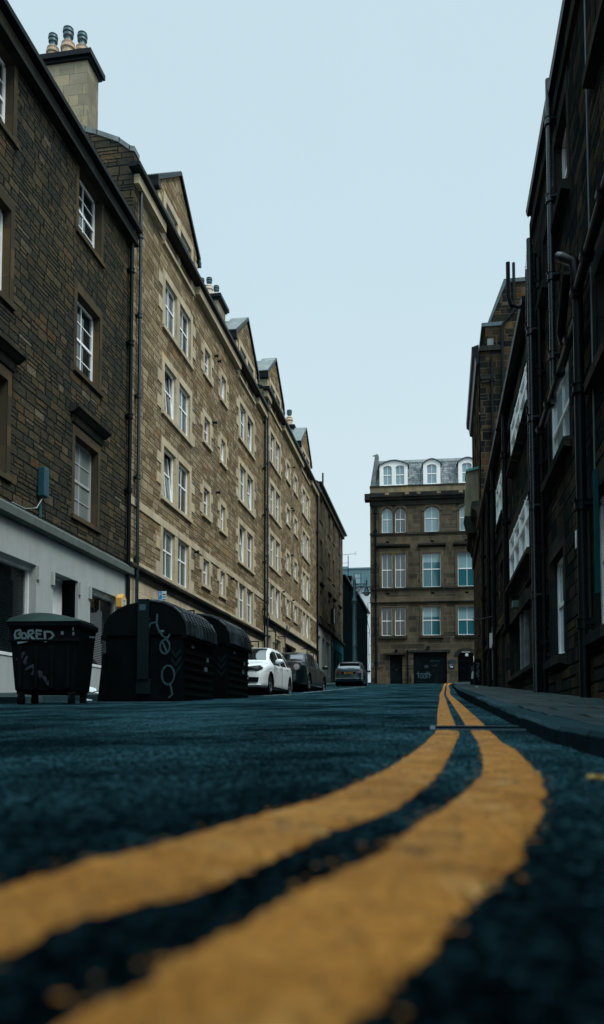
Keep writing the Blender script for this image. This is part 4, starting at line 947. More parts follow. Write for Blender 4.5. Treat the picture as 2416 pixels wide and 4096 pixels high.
for s,z in ((-3.65,14.25),(-.2,14.25),(2.4,14.25),(-3.65,10.2),(-.2,10.2),(2.4,10.2)): mb=MB(); mb.box(FE,s-.1,s+.14,z,z+.13,-.05,.012); mb.build('air_brick','void_dark',OB)
mb=MB(); rg=random.Random(3); pts=[FE.P(-5.02,9.6,.1)]
for k in range(14): pts.append(FE.P(-5.1+rg.uniform(-.12,.06),9.6-k*.42,.1+rg.uniform(0,.08)))
mb.tube(pts,.02,5); mb.tube([FE.P(-5.05,6.2,.1),FE.P(-4.6,6.5,.1),FE.P(-4.45,6.2,.08),FE.P(-4.4,4.4,.05)],.018,5); mb.build('cable','black_iron',OB,smooth=True)
strokes('graffiti',FE,-4.3,4.3,.01,[poly_circle(0,.2,.1,.08),poly_circle(.2,.22,.09,.08),[(0,.1),(.1,-.05),(.28,0)]],.03,'void_dark',OB,1.)
# bird
bd=thing('bird','small black bird standing on the top left corner of the sandstone block roof','bird',(-4.62,64.6,21.32))
mb=MB(); mb.tube([(-4.85,64.6,21.47),(-4.72,64.6,21.46),(-4.6,64.6,21.48),(-4.5,64.6,21.53),(-4.44,64.6,21.58),(-4.38,64.6,21.58)],0,8,0,[.012,.04,.07,.06,.035,.004]); mb.tube([(-4.58,64.58,21.32),(-4.58,64.6,21.44)],.01,5); mb.tube([(-4.56,64.63,21.32),(-4.56,64.6,21.44)],.01,5); mb.build('body','bird_black',bd,smooth=True)
# ================================================================ RIGHT SIDE
# ---- nearest soot-black rubble building, t -6 .. 17.4
RA=thing('soot_building','nearest soot black rubble building on the right with soil pipes and a tall vent pipe','building',(2.1,8,gz(8)))
wr=[(12.9,14.2,8.42,9.95),(15.2,15.8,8.1,9.2),(13.1,15.4,4.47,5.9),(14.0,15.6,1.2,2.98),(9.2,10.9,4.55,5.86),(9.6,11.6,1.24,3.06),(9.0,10.6,8.5,10.0),(4.5,6.2,1.1,3.),(4.5,6.2,4.5,6),(4.5,6.2,8.4,9.9)]
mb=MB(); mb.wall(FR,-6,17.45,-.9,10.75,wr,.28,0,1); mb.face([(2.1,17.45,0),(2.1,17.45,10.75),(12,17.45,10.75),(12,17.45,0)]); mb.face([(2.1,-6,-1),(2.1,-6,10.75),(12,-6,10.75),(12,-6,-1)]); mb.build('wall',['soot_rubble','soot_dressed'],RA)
mb=MB(); mb.face([(2.0,-6,10.75),(2.0,17.45,10.75),(7,17.45,14),(7,-6,14)]); mb.build('roof','slate',RA)
gutter(FR,RA,-6,17.2,10.72,.14); 
mb=MB(); mb.box(FR,-6,17.45,10.3,10.6,0,.06); mb.build('eaves_course','soot_dressed',RA)
for k,(a,b,c,e) in enumerate(wr):
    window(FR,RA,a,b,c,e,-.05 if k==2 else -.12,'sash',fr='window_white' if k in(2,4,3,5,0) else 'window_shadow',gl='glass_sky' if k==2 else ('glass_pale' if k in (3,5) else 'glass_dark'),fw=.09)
    surround(FR,RA,a,b,c,e,'soot_dressed',q=False,pr=.012,w=.18,lin=.3,sill=0)
    mb=MB(); mb.extr(FR,[(-.1,c-.005),(.14,c-.03),(.14,c-.17),(0,c-.2)],a-.2,b+.2); mb.build('window_sill','soot_dressed',RA)
mb=MB(); mb.box(FR,-6,17.4,-.9,gz(16)+.35,0,.05); mb.build('plinth','soot_rubble',RA)
downpipe(FR,RA,13.9,5.35,10.95,.13,.05,1.35,name='vent_pipe',mat='black_gloss')
downpipe(FR,RA,11.42,gz(11),6.1,.14,.07,1.6,name='soil_pipe',off=.1)
mb=MB(); mb.tube([FR.P(6.5,6.3,.16),FR.P(10.5,5.98,.16),FR.P(11.4,5.9,.16)],.065,12); mb.tube([FR.P(11.4,5.55,.16),FR.P(13.0,5.5,.16),FR.P(15.4,5.42,.16)],.055,12)
for t,h in ((9.5,6.06),(10.6,5.97),(11.35,5.9),(12.0,5.54),(13.1,5.5),(14.2,5.46),(15.3,5.42)): mb.tube([FR.P(t-.06,h,.16),FR.P(t+.06,h,.16)],.095,12)
mb.build('soil_pipe','black_iron',RA,smooth=True)
mb=MB(); mb.tube([FR.P(11.42,6.05,.15),FR.P(11.42,6.35,.18),FR.P(11.55,6.5,.3)],.075,12); mb.tube([FR.P(11.5,6.45,.24),FR.P(11.7,6.6,.34)],.07,12); mb.tube([FR.P(11.6,6.3,.25),FR.P(12.2,5.75,.25),FR.P(12.3,5.62,.2)],.065,12); mb.build('pipe_junction','black_iron',RA,smooth=True)
mb=MB(); mb.tube([FR.P(11.0,10.7,.05),FR.P(11.0,6.2,.05)],.012,6); mb.tube([FR.P(10.95,6.,.05),FR.P(10.95,3.2,.05)],.012,6); mb.build('cable','lead',RA,smooth=True)
mb=MB(); mb.box(FR,10.9,11.0,1.7,3.3,.02,.07); mb.build('conduit','shop_teal',RA)
downpipe(FR,RA,16.15,gz(16),9.2,.13,.055,1.7,off=.3); downpipe(FR,RA,15.75,gz(16),8.9,.1,.04,1.7,name='waste_pipe'); downpipe(FR,RA,16.5,2.9,9.1,.22,.05,1.7,name='waste_pipe',shoe=True,off=.6); downpipe(FR,RA,15.95,gz(16),9.4,.24,.06,1.7,off=.9,mat='black_gloss')
mb=MB(); mb.box(FR,11.9,12.0,2.5,2.75,.02,.14); mb.build('wall_lamp','lamp_glass',RA)
# ---- middle building with white timber windows, t 17.45 .. 24.8
RB=thing('workshop_building','soot dark low building with long white timber windows above roller shutters','building',(2.1,21,gz(21)))
wb=[(17.7,22.6,6.95,8.15),(18.0,23.45,3.86,5.2),(17.7,24.2,1.36,2.8)]
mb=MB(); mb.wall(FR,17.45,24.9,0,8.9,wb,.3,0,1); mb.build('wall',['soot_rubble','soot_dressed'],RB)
mb=MB(); mb.face([(1.9,17.45,8.9),(1.9,24.9,8.9),(6,24.9,11),(6,17.45,11)]); mb.build('roof','slate',RB)
gutter(FR,RB,17.3,24.9,8.95,.25); 
for q in ((17.45,24.9,8.2,8.5,.05),(17.45,24.9,5.2,5.5,.04),(17.5,24.6,2.8,3.15,.06)): mb=MB(); mb.box(FR,*q[:4],0,q[4]); mb.build('lintel_course','soot_dressed',RB)
def strip_window(O,F,a,b,c,e,n,tr=.62,d=-.08):
    mb=MB(); fw=.09
    mb.box(F,a,b,e-fw,e,d-.08,d); mb.box(F,a,b,c,c+fw,d-.08,d+.02)
    for k in range(n+1): x=a+(b-a)*k/n; mb.box(F,max(a,x-.06),min(b,x+.06),c,e,d-.08,d+.01)
    hm=c+(e-c)*tr; mb.box(F,a,b,hm-.05,hm+.05,d-.08,d+.015)
    for k in range(n):
        x0=a+(b-a)*k/n+.06; x1=a+(b-a)*(k+1)/n-.06
        for (y0,y1) in ((c+fw,hm-.05),(hm+.05,e-fw)):
            mb.box(F,x1-.04,x1,y0,y1,d-.07,d-.02); mb.box(F,x0,x1,y0,y0+.03,d-.07,d-.02)
    o=mb.build('window','window_white',O)
    mb=MB(); mb.face([F.P(a,c,d-.075),F.P(b,c,d-.075),F.P(b,e,d-.075),F.P(a,e,d-.075)]); mb.build('pane','glass_sky',o)
strip_window(RB,FR,17.7,22.6,6.95,8.15,4,d=.03); strip_window(RB,FR,18.0,23.45,3.86,5.2,4,d=.03)
for a,b,z in ((17.7,18.6,6.95),(18.7,19.8,6.93),(19.9,21.1,6.91),(21.2,22.7,6.9),(18.0,23.5,3.85)):
    mb=MB(); mb.extr(FR,[(-.05,z),(.16,z-.02),(.18,z-.16),(0,z-.2)],a,b); mb.build('window_sill','soot_dressed',RB)
mb=MB()
for a,b in ((17.75,19.3),(21.35,24.15)):
    k=1.4
    while k<2.75: mb.box(FR,a,b,k,k+.055,-.2,-.17); k+=.07
    x=a+.1
    while x<b: mb.box(FR,x,x+.02,1.4,2.75,-.17,-.165); x+=.14
mb.box(FR,17.7,24.2,1.36,2.8,-.29,-.25)
mb.build('roller_shutter','shutter_dark',RB)
mb=MB(); mb.box(FR,19.4,20.3,.9,2.8,-.2,-.12); mb.build('door','door_dark',RB)
mb=MB(); mb.box(FR,21.1,21.28,.8,2.8,-.2,.0); mb.box(FR,20.4,20.5,.8,2.8,-.2,-.02); mb.build('door_post','coping',RB)
mb=MB(); mb.extr(FR,[(-.2,1.36),(.1,1.34),(.1,1.24),(0,1.2)],17.6,24.3); mb.build('window_sill','soot_dressed',RB)
mb=MB(); mb.box(FR,20.9,21.2,2.95,3.12,.06,.2); mb.build('floodlight','sticker_pale',RB)
downpipe(FR,RB,23.55,2.7,8.8,.13,.075,1.9,shoe=True); 
mb=MB(); mb.tube([FR.P(17.6,8.9,.25),FR.P(17.6,8.95,.45),FR.P(17.6,9.15,.5),FR.P(17.6,9.9,.5)],.045,10); mb.build('vent_pipe','black_iron',RB,smooth=True)
# ---- dark narrow-fronted range, t 24.9 .. 37.3
RC=thing('dark_range','soot dark stone range of four drainpipes between the workshop and the tall gable','building',(2.1,31,gz(31)))
wc=[(25.9,28.2,6.65,7.95),(29.8,30.7,6.2,7.9),(32.5,33.6,6.4,8.),(25.6,27.2,3.4,5.2),(29.6,30.8,3.5,5.3),(25.5,26.9,1.2,2.9),(32.4,33.8,2.4,4.6)]
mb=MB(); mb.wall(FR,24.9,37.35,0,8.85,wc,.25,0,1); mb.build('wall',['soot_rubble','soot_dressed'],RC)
mb=MB(); mb.face([(1.9,24.9,8.85),(1.9,37.35,8.85),(6,37.35,11),(6,24.9,11)]); mb.build('roof','slate',RC)
gutter(FR,RC,24.9,37.35,8.9,.25)
strip_window(RC,FR,25.9,28.2,6.65,7.95,2,d=.03)
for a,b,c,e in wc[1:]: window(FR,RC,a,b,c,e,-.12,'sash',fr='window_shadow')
for a,b,c,e in wc:
    surround(FR,RC,a,b,c,e,'gable_stone' if a in(25.6,32.5) else 'soot_dressed',q=True,pr=.02,w=.18,lin=.25,sill=.14)
for t,h in ((28.4,8.7),(31.1,8.7),(34.8,8.7)): downpipe(FR,RC,t,gz(t),h,.13,.07,1.8,off=t%1)
for q in ((3.05,3.2,.1),(5.75,5.85,.05)): mb=MB(); mb.box(FR,24.95,37.3,*q[:2],0,q[2]); mb.build('string_course','soot_dressed',RC)
mb=MB(); mb.tube([FR.P(30,3.9,.1),FR.P(30,3.8,.55),FR.P(30.1,3.85,.75)],.03,6); mb.build('lamp_bracket','black_iron',RC,smooth=True)
mb=MB(); mb.box(FR,28.9,29.2,2.7,3.2,.1,.25); mb.build('wall_box','soot_white',RC)
mb=MB(); mb.tube([FR.P(29,1.6,.14),FR.P(29,3.4,.14)],.05,8); mb.build('waste_pipe','lead',RC,smooth=True)
# ---- tall building with the gable facing down the street, t 37.5 .. 47
RD=thing('gabled_tenement','tall dark building on the right showing a mottled orange and black gable end with parapet','building',(2.1,42,gz(42)))
G=FX(37.5)
prof=[(2.1,0),(2.1,17.0),(2.35,17.0),(2.35,18.2),(2.5,18.2),(3.3,20.2),(9,20.2),(9,0)]
mb=MB(); mb.prism(G,prof,-.4,0.); mb.build('gable_wall','gable_stone',RD)
mb=MB(); mb.prism(G,[(2.42,18.2),(2.5,18.16),(3.32,20.14),(9,20.14),(9,20.32),(3.22,20.32)],-.5,.06); mb.box(G,2.2,3.15,18.15,18.32,-9,.1); mb.build('skew_coping','lead',RD)
mb=MB(); mb.box(G,2.45,2.72,17.3,17.6,.0,.012); mb.build('repair_patch','coping',RD)
FD=Fr((2.06,37.5,0),(.09,9.5,0),(-1,0,0))
wd_=[(39.2,40.2),(42,43),(44.8,45.8)]
hD=[(a-37.5,b-37.5,c,e) for a,b in wd_ for c,e in ((12.6,14.8),(15.2,16.6))]
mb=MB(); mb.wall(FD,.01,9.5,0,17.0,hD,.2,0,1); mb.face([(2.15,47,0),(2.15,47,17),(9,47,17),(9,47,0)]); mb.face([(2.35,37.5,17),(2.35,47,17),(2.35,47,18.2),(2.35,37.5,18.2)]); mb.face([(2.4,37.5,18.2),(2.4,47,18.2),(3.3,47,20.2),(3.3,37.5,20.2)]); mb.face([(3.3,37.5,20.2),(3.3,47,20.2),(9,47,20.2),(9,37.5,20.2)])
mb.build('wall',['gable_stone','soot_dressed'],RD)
for a,b,c,e in hD: window(FD,RD,a,b,c,e,-.05,'sash',fr='soot_white')
mb=MB(); mb.extr(FD,[(0,16.4),(.12,16.45),(.18,16.8),(.3,16.9),(.32,17.2),(0,17.3)],-.15,9.5); mb.build('cornice','black_iron',RD)
mb=MB(); mb.box(G,2.1,3.15,17.02,17.25,-.1,.12); mb.box(G,2.14,2.75,15.7,15.9,0,.14); mb.box(G,2.18,2.7,15.55,15.7,0,.1); mb.build('return_cornice','soot_dressed',RD)
mb=MB(); mb.extr(FD,[(0,9.3),(.15,9.35),(.2,9.6),(.38,9.75),(.4,10.05),(0,10.1)],-.3,8.8); mb.box(FD,-.3,8.8,8.7,9.3,0,.1); mb.build('shop_cornice','soot_dressed',RD)
ori=MB(); ori.prism(Fr((0,39.2,0),(1,0,0),(0,-1,0)),[(1.42,9.9),(2.2,9.9),(2.2,12.15),(1.52,12.0)],-1.4,0); oo=ori.build('oriel','oriel_board',RD)
mb=MB(); mb.prism(Fr((0,39.15,0),(1,0,0),(0,-1,0)),[(1.49,12.0),(2.22,12.15),(2.22,12.28),(1.49,12.1)],-1.5,.05); mb.build('oriel_roof','green_copper',oo)
mb=MB(); mb.prism(Fr((0,39.2,0),(1,0,0),(0,-1,0)),[(1.6,9.1),(2.2,9.1),(2.2,9.9),(1.4,9.9)],-1.4,0); mb.build('oriel_base','soot_dressed',oo)
downpipe(G,RD,3.1,8.9,17.0,.1,.07,2.2); mb=MB(); mb.tube([G.P(3.1,17.0,.1),G.P(3.1,18.0,.1),G.P(3.15,18.2,.1),G.P(3.62,18.75,.1),G.P(3.65,18.9,.1),G.P(3.65,21.0,.1)],.07,10)
mb.build('vent_pipe','black_iron',RD,smooth=True)
downpipe(G,RD,2.62,8.9,16.7,.1,.065,2.4,off=.5)
mb=MB(); mb.box(G,3.6,4.2,13.4,15.2,-.1,.003); mb.build('gable_window','glass_dark',RD); mb=MB(); mb.box(G,3.42,3.6,13.3,15.3,-.1,.02); mb.build('window_frame','soot_white',RD)
mb=MB(); mb.tube([(4.2,38,20.3),(4.3,38,21.8),(4.9,38,22),(5.8,38,22.0),(5.8,38,20.3)],.02,6); mb.tube([(4.2,38,21.1),(5.8,38,21.15)],.02,6); mb.build('roof_railing','lead_pale',RD,smooth=True)
# ================================================================ STREET LAMP
lx,ly=-6.62,68.
SLm=thing('street_lamp','ornate pale blue cast iron lamp post with a scrolled arm above the silver hatchback','street lamp',(lx,ly,gz(ly)+.1))
g0=gz(ly)+.1
mb=MB(); mb.lathe((lx,ly,g0),[(.32,0),(.32,.5),(.28,.55),(.28,.9),(.34,.95),(.34,1.05),(.30,1.1),(.33,1.2),(.26,1.3),(.24,1.6),(.27,1.65),(.2,1.8),(.19,3.0),(.23,3.05),(.19,3.1),(.17,6.0),(.165,6.55),(.23,6.6),(.23,6.68),(.18,6.72),(.25,6.8),(.25,6.9),(.17,7.0),(.14,7.3),(.12,8.3),(.17,8.35),(.12,8.4),(.14,8.6),(.03,8.75),(.06,8.82),(.01,8.9)],14); mb.build('post','lamp_post_paint',SLm,smooth=True)
zA=11.84
mb=MB(); mb.tube([(lx-.25,ly,zA),(lx+1.1,ly,zA)],.05,8); mb.tube([(lx+1.0,ly,zA-.1),(lx+1.0,ly,zA+.25)],.06,8,0,[.04,.08]); mb.tube([(lx+1.0,ly,zA+.2),(lx+1.0,ly,zA+.45)],.05,8,0,[.05,.01])
sc=[]
for k in range(25):
    a=k/24*R(620); r_=.32*(1-k/30); sc.append((lx+.42+r_*math.cos(a+2.6),ly,zA-.36+r_*math.sin(a+2.6)*.9))
mb.tube(sc,.02,6); mb.tube([(lx+.12,ly,zA-1.1),(lx+.3,ly,zA-.62),(lx+.62,ly,zA-.25),(lx+.95,ly,zA-.05)],.03,6)
for cx,cz,rr in ((.2,-.2,.13),(.62,-.12,.1),(.78,-.1,.07),(.3,-.75,.12),(.5,-.7,.1),(.22,-.45,.1)):
    mb.tube([(lx+cx+rr*math.cos(R(q)),ly,zA+cz+rr*math.sin(R(q))) for q in range(0,340,28)],.016,5)
mb.build('scrolled_arm','lamp_post_paint',SLm,smooth=True)
hx=lx+1.0
mb=MB(); mb.lathe((hx,ly,zA),[(.04,-.05),(.04,-.28),(.10,-.3),(.14,-.34),(.13,-.4),(.2,-.55),(.24,-.68),(.42,-.76),(.44,-.80),(.2,-.8)],18); mb.build('lamp_hood','lamp_post_paint',SLm,smooth=True)
mb=MB(); mb.lathe((hx,ly,zA),[(.25,-.8),(.24,-.88),(.18,-.98),(.08,-1.04),(.01,-1.05)],16); mb.build('lamp_bowl','lamp_glass',SLm,smooth=True)
# ================================================================ PARKING SIGN
ps=thing('parking_sign','blue and white parking sign on a slim post behind the domed bins','sign',(-6.86,20.05,gz(20)+.1))
mb=MB(); mb.tube([(-6.84,20.08,gz(20)+.1),(-6.84,20.08,3.42)],.03,8); mb.build('post','black_iron',ps,smooth=True)
FS=Fr((-6.835,20,0),(.985,.17,0),(.17,-.985,0))
mb=MB(); mb.box(FS,-.12,.09,3.1,3.43,0,.012); pn=mb.build('sign_panel','sign_white',ps)
mb=MB(); mb.box(FS,-.115,-.02,3.22,3.425,.013,.016); mb.build('blue_field','sign_blue',pn)
text_mesh('lettering','P',.14,FS,-.068,3.33,.018,'sign_white',pn,thick=.002)
mb=MB()
for z in (3.34,3.27,3.2): mb.box(FS,-.005,.075,z,z+.025,.013,.016)
mb.box(FS,-.09,-.06,3.12,3.2,.013,.016); mb.build('sign_text','plate_ink',pn)
mb=MB(); mb.box(FL,22.2,22.55,2.4,3.2,1.0,1.35) ; 
# ================================================================ BINS
def flat(o): return o
def bin1():
    x0,x1,y0,y1=-6.2,-5.0,11.3,12.25; z=gz(11.6)-.06
    O=thing('wheeled_bin','black four wheeled refuse bin with a rounded green lid and the tag BORED','refuse bin',((x0+x1)/2,11.8,z))
    ang=R(6); c=Vector(((x0+x1)/2-.07,11.3,0))
    F=Fr((c.x,c.y,0),(math.cos(ang),math.sin(ang)*1,0),(math.sin(ang),-math.cos(ang),0))
    W=.64
    V=MB(); lv=[(.2,.40,.10),(.26,.44,.04),(.6,.47,.02),(1.0,.50,0.),(1.12,.51,0),(1.22,.53,-.03)]
    def ring(zz,w,i,dep=.8): return [F.P(-w,z+zz,-i),F.P(w,z+zz,-i),F.P(w,z+zz,-dep+i),F.P(-w,z+zz,-dep+i)]
    rs=[ring(zz,w,i) for zz,w,i in lv]
    for a,b in zip(rs,rs[1:]):
        for k in range(4): V.face([a[k],a[(k+1)%4],b[(k+1)%4],b[k]])
    V.face(rs[0]); V.face(rs[-1])
    body=V.build('body','bin_black',O,bevel=.02)
    rb=MB()
    for t in (-.36,-.12,.12,.36): rb.box(F,t-.03,t+.03,z+.28,z+.9,-.03,.015)
    rb.box(F,-.52,.52,z+.96,z+1.0,-.02,.03); rb.build('rib','bin_black',body,bevel=.008)
    # rim
    rm=MB(); rm.box(F,-.555,.555,z+1.18,z+1.27,-.83,.05); rm.build('rim','bin_black',O,bevel=.02)
    # domed lid, rolled about the long axis, bulging at the left
    ld=MB(); n=10; m=12
    g=[]
    for i in range(m+1):
        t=-.545+1.09*i/m; hh=.03+.19*math.sin(math.pi*min(1,(i+1.5)/(m+1.5)))**.7*(1-.55*i/m)
        g.append([F.P(t,z+1.26+hh*math.sin(math.pi*k/n)**.7 if 0<k<n else z+1.26,-.83+.89*k/n) for k in range(n+1)])
    for i in range(m):
        for k in range(n): ld.face([g[i][k],g[i+1][k],g[i+1][k+1],g[i][k+1]])
    for i in (0,m): ld.face(g[i])
    ld.build('lid','bin_green',O,smooth=True)
    tr=MB()
    for s in (-1,1): tr.tube([F.P(s*.53,z+1.05,-.4),F.P(s*.6,z+1.05,-.47)],.035,10)
    tr.build('lifting_pin','bin_strap',O,smooth=True)
    for s in (-.38,.38):
        for d in (-.12,-.66):
            wm=MB(); c_=F.P(s,z+.11,d); wm.disc(c_,F.a,.02,.11,.05,20); w_=wm.build('wheel','rubber',O,smooth=True)
            fk=MB(); fk.box(F,s-.04,s-.03,z+.09,z+.23,d-.04,d+.04); fk.box(F,s+.03,s+.04,z+.09,z+.23,d-.04,d+.04); fk.box(F,s-.05,s+.05,z+.2,z+.24,d-.05,d+.05); fk.build('fork','bin_strap',w_)
    # tag
    B=[[(0,.0),(.1,.02),(.13,.09),(.07,.12),(.13,.17),(.1,.23),(0,.2),(-.02,.1),(0,0)],poly_circle(.2,.07,.06,.075),[(.3,0),(.31,.2),(.4,.22),(.43,.15),(.36,.1),(.32,.1),(.45,-.03)],[(.62,.2),(.5,.22),(.5,.12),(.6,.11),(.5,.1),(.52,-.02),(.66,-.04)],[(.7,.18),(.72,-.08),(.84,-.02),(.92,.08),(.85,.17),(.7,.18)],[(.06,-.12),(.3,-.06)]]
    strokes('graffiti',F,-.42,z+1.03-.02,.028,[[ (x*.62,y*.55) for x,y in l] for l in B],.03,'paint_silver_spray',body)
    rg=random.Random(2); T=[]
    for k in range(7): x,y=k*.07,-.07*k; T.append([(x+rg.uniform(-.06,.06),y+rg.uniform(-.06,.06)) for _ in range(4)])
    strokes('graffiti',F,-.35,z+.75,.012,T,.03,'paint_faint',body)
    st=MB()
    for t,zz,w in ((.26,1.06,.04),(.43,1.05,.03),(.43,1.12,.02)): st.box(F,t,t+w,z+zz,z+zz+.05,.032,.036)
    st.build('sticker','sticker_pale',body)
    return O
bin1()
def dome_bin(label,xc,y0,ln,W,H,seed,ang=0.,tags=True):
    z=gz(y0)-.03; O=thing('communal_bin',label,'refuse bin',(xc,y0+ln/2,z),'large domed communal bins'); rg=random.Random(seed)
    F=Fr((xc,y0,0),(math.cos(ang),math.sin(ang),0),(math.sin(ang),-math.cos(ang),0))
    def prof(k=1.,top=True):
        w0,w1=W*.49,W*.5
        p=[(-w0-.05,0),(-w0+.02,.08),(-w1*.97,.55),(-w1,1.1)]
        return p
    hs=H-.62*H*.62
    shoulder=H*.655
    # body: tapered trapezoid up to the shoulder
    mb=MB(); body_p=[(-W*.5,.02),(W*.5,.02),(W*.485,shoulder*.5),(W*.5,shoulder),(-W*.5,shoulder),(-W*.485,shoulder*.5)]
    mb.prism(F,[(x,z+h) for x,h in body_p],-ln,0); b=mb.build('body','bin_black',O,bevel=.03)
    # horizontal ribs along the sides and end
    for k in range(7):
        h=.12+k*(shoulder-.2)/6.5
        for p0,p1 in ((W*.485,W*.508),(-W*.508,-W*.485)): mb=MB(); mb.box(F,p0,p1,z+h,z+h+.05,-ln+.05,-.05); mb.build('side_rib','bin_black',b,bevel=.006)
    mb=MB(); mb.prism(F,[(-W*.56,z-.01),(-W*.44,z-.01),(-W*.5,z+shoulder*.75)],-.06,.1); mb.build('side_fin','bin_black',b); mb=MB(); mb.prism(F,[(W*.5,z-.01),(W*.40,z-.01),(W*.47,z+shoulder*.55)],-.06,.05); mb.build('side_fin','bin_black',b)
    # dome
    n=11; arc=[]
    for k in range(n+1):
        a=math.pi*k/n; arc.append((-W*.535*math.cos(a)*1.0, shoulder+ (H-shoulder)*math.sin(a)**.8))
    # faceted dome
    mb=MB(); mb.prism(F,[(x,z+h) for x,h in arc],-ln-.04,.035); mb.build('domed_top','bin_black',O,bevel=.025)
    # worn lid panels, stepped slats along the right slope
    mb=MB(); 
    for k in range(5,n):
        x0,h0=arc[k]; x1,h1=arc[k+1]
        nx,nh=(h0-h1),(x1-x0); l=math.hypot(nx,nh); nx/=l; nh/=l
        for j in range(1):
            dd=.028+.008*(k%2)
            mb.prism(F,[(x0,z+h0),(x1,z+h1),(x1+nx*dd,z+h1+nh*dd),(x0+nx*(dd+.012),z+h0+nh*(dd+.012))],-ln+.02,.05)
    for k in range(6,n):
        x0,h0=arc[k]; x1,h1=arc[k+1]
        nx,nh=(h0-h1),(x1-x0); l=math.hypot(nx,nh); nx/=l; nh/=l
        for j in range(8):
            y=-.12-j*(ln-.2)/8; dd=.062
            mb.prism(F,[(x0+nx*.02,z+h0+nh*.02),(x1+nx*.02,z+h1+nh*.02),(x1+nx*dd,z+h1+nh*dd),(x0+nx*dd,z+h0+nh*dd)],y-.05,y)
    ld=mb.build('lid','bin_dome',O,bevel=.006)
    mb=MB()
    for k in range(5): y=-.1-k*(ln-.2)/4; 
    mb.box(F,W*.47,W*.545,z+shoulder-.05,z+shoulder+.03,-ln,.04); mb.build('lid_rim','bin_black',O,bevel=.01); mb=MB(); mb.box(F,-W*.545,-W*.47,z+shoulder-.05,z+shoulder+.03,-ln,.04); mb.build('lid_rim','bin_black',O,bevel=.01)
    # end strap / lifting channel
    mb=MB(); mb.box(F,-.1,.1,z+shoulder*.35,z+H+.02,.04,.085); mb.box(F,-.09,.1,z+H-.01,z+H+.035,-.3,.085); mb.box(F,-.13,.13,z+.15,z+shoulder*.36,.02,.05)
    s_=mb.build('lifting_strap','bin_strap',O,bevel=.008)
    mb=MB(); mb.box(F,-.065,.05,z+H-.16,z+H-.06,.087,.09); mb.build('sticker','paint_blue_spray',s_)
    if tags:
        T=[poly_circle(.02,0,.085,.12,14,20,370),[(-.03,.1),(.06,-.1)],poly_circle(.08,-.48,.11,.16,16),[(-.14,.42),(-.1,.3),(-.02,.18),(.06,.14),(.1,.2)],[(-.13,.42),(-.12,.55)],[(-.28,.3),(-.24,.4),(-.14,.42)],[(.12,-.64),(.16,-.8),(.1,-.86)],[(-.3,.5),(-.26,.47)]]
        strokes('graffiti',F,.36,z+.95,.045,T,.028,'paint_blue_spray',O)
    mb=MB()
    for k,(q0,q1) in enumerate(((.62,.74),(.70,.78),(.2,.28))): mb.box(Fr(F.P(0,0,0),F.n*-1,F.a),ln*q0,ln*q1,z+.60+k*.18,z+.68+k*.18,W*.509,W*.5095)
    mb.box(F,.26,.36,z+shoulder+.06,z+shoulder+.1,.036,.042); mb.build('sticker','sticker_pale',O)
    # chevrons on the end corner
    mb=MB()
    for k in range(3):
        h=.85-k*.14; mb.prism(F,[(W*.34,z+h),(W*.39,z+h-.1),(W*.46,z+h+.02),(W*.46,z+h+.09),(W*.39,z+h-.03),(W*.34,z+h+.07)],.002,.006)
    mb.build('reflective_mark','bin_strap',O)
    return O
dome_bin('nearest of the two big domed black communal bins, its end sprayed with pale blue rings',-4.88,13.35,1.75,1.42,1.73,1,R(-1))
dome_bin('second big domed communal bin with a worn shiny lid, next to the white hatchback',-4.80,16.05,1.7,1.40,1.72,2,R(-1),False)
# dark bins on the right pavement
rb_=thing('street_bin','black bin with pale tag scrawl against the right hand wall below the tall gable','refuse bin',(1.9,38.9,gz(39)+.1))
FZ=FX(38.6); z=gz(38.8)+.1
mb=MB(); mb.prism(FZ,[(1.74,z),(2.07,z),(2.07,z+1.12),(2.0,z+1.17),(1.82,z+1.17),(1.74,z+1.1)],-.7,0); o=mb.build('body','bin_black',rb_,bevel=.02)
mb=MB(); mb.box(FZ,1.76,2.05,z+1.17,z+1.21,-.7,.02); mb.build('lid','bin_strap',rb_)
rg=random.Random(9); T=[]
for k in range(9): y=1.0-k*.09; T.append([(.06+rg.uniform(-.0,.2),y+rg.uniform(-.07,.07)) for _ in range(5)])
strokes('graffiti',FZ,1.76,z,.004,T,.014,'paint_silver_spray',o)
r2=thing('litter_bin','slim dark litter bin with a white bag hanging from it beside the iron gate','litter bin',(1.78,41.5,gz(41.5)+.1))
FZ=FX(41.5); z=gz(41.5)+.1
mb=MB(); mb.box(FZ,1.68,1.95,z,z+.95,-.4,0); mb.box(FZ,1.66,1.97,z+.95,z+1.05,-.42,.02); mb.build('body','bin_black',r2,bevel=.02)
mb=MB(); mb.box(FZ,1.72,1.95,z+.7,z+.92,.002,.01); mb.build('label_panel','boxy_blue',r2)
mb=MB(); mb.prism(FZ,[(1.72,z+.3),(1.82,z+.28),(1.86,z+.62),(1.8,z+.68),(1.74,z+.55)],.012,.07); mb.build('carrier_bag','litter_white',thing('carrier_bag','white carrier bag hanging on the slim litter bin near the gate','bag',(1.8,41.45,z+.3)),bevel=.01)
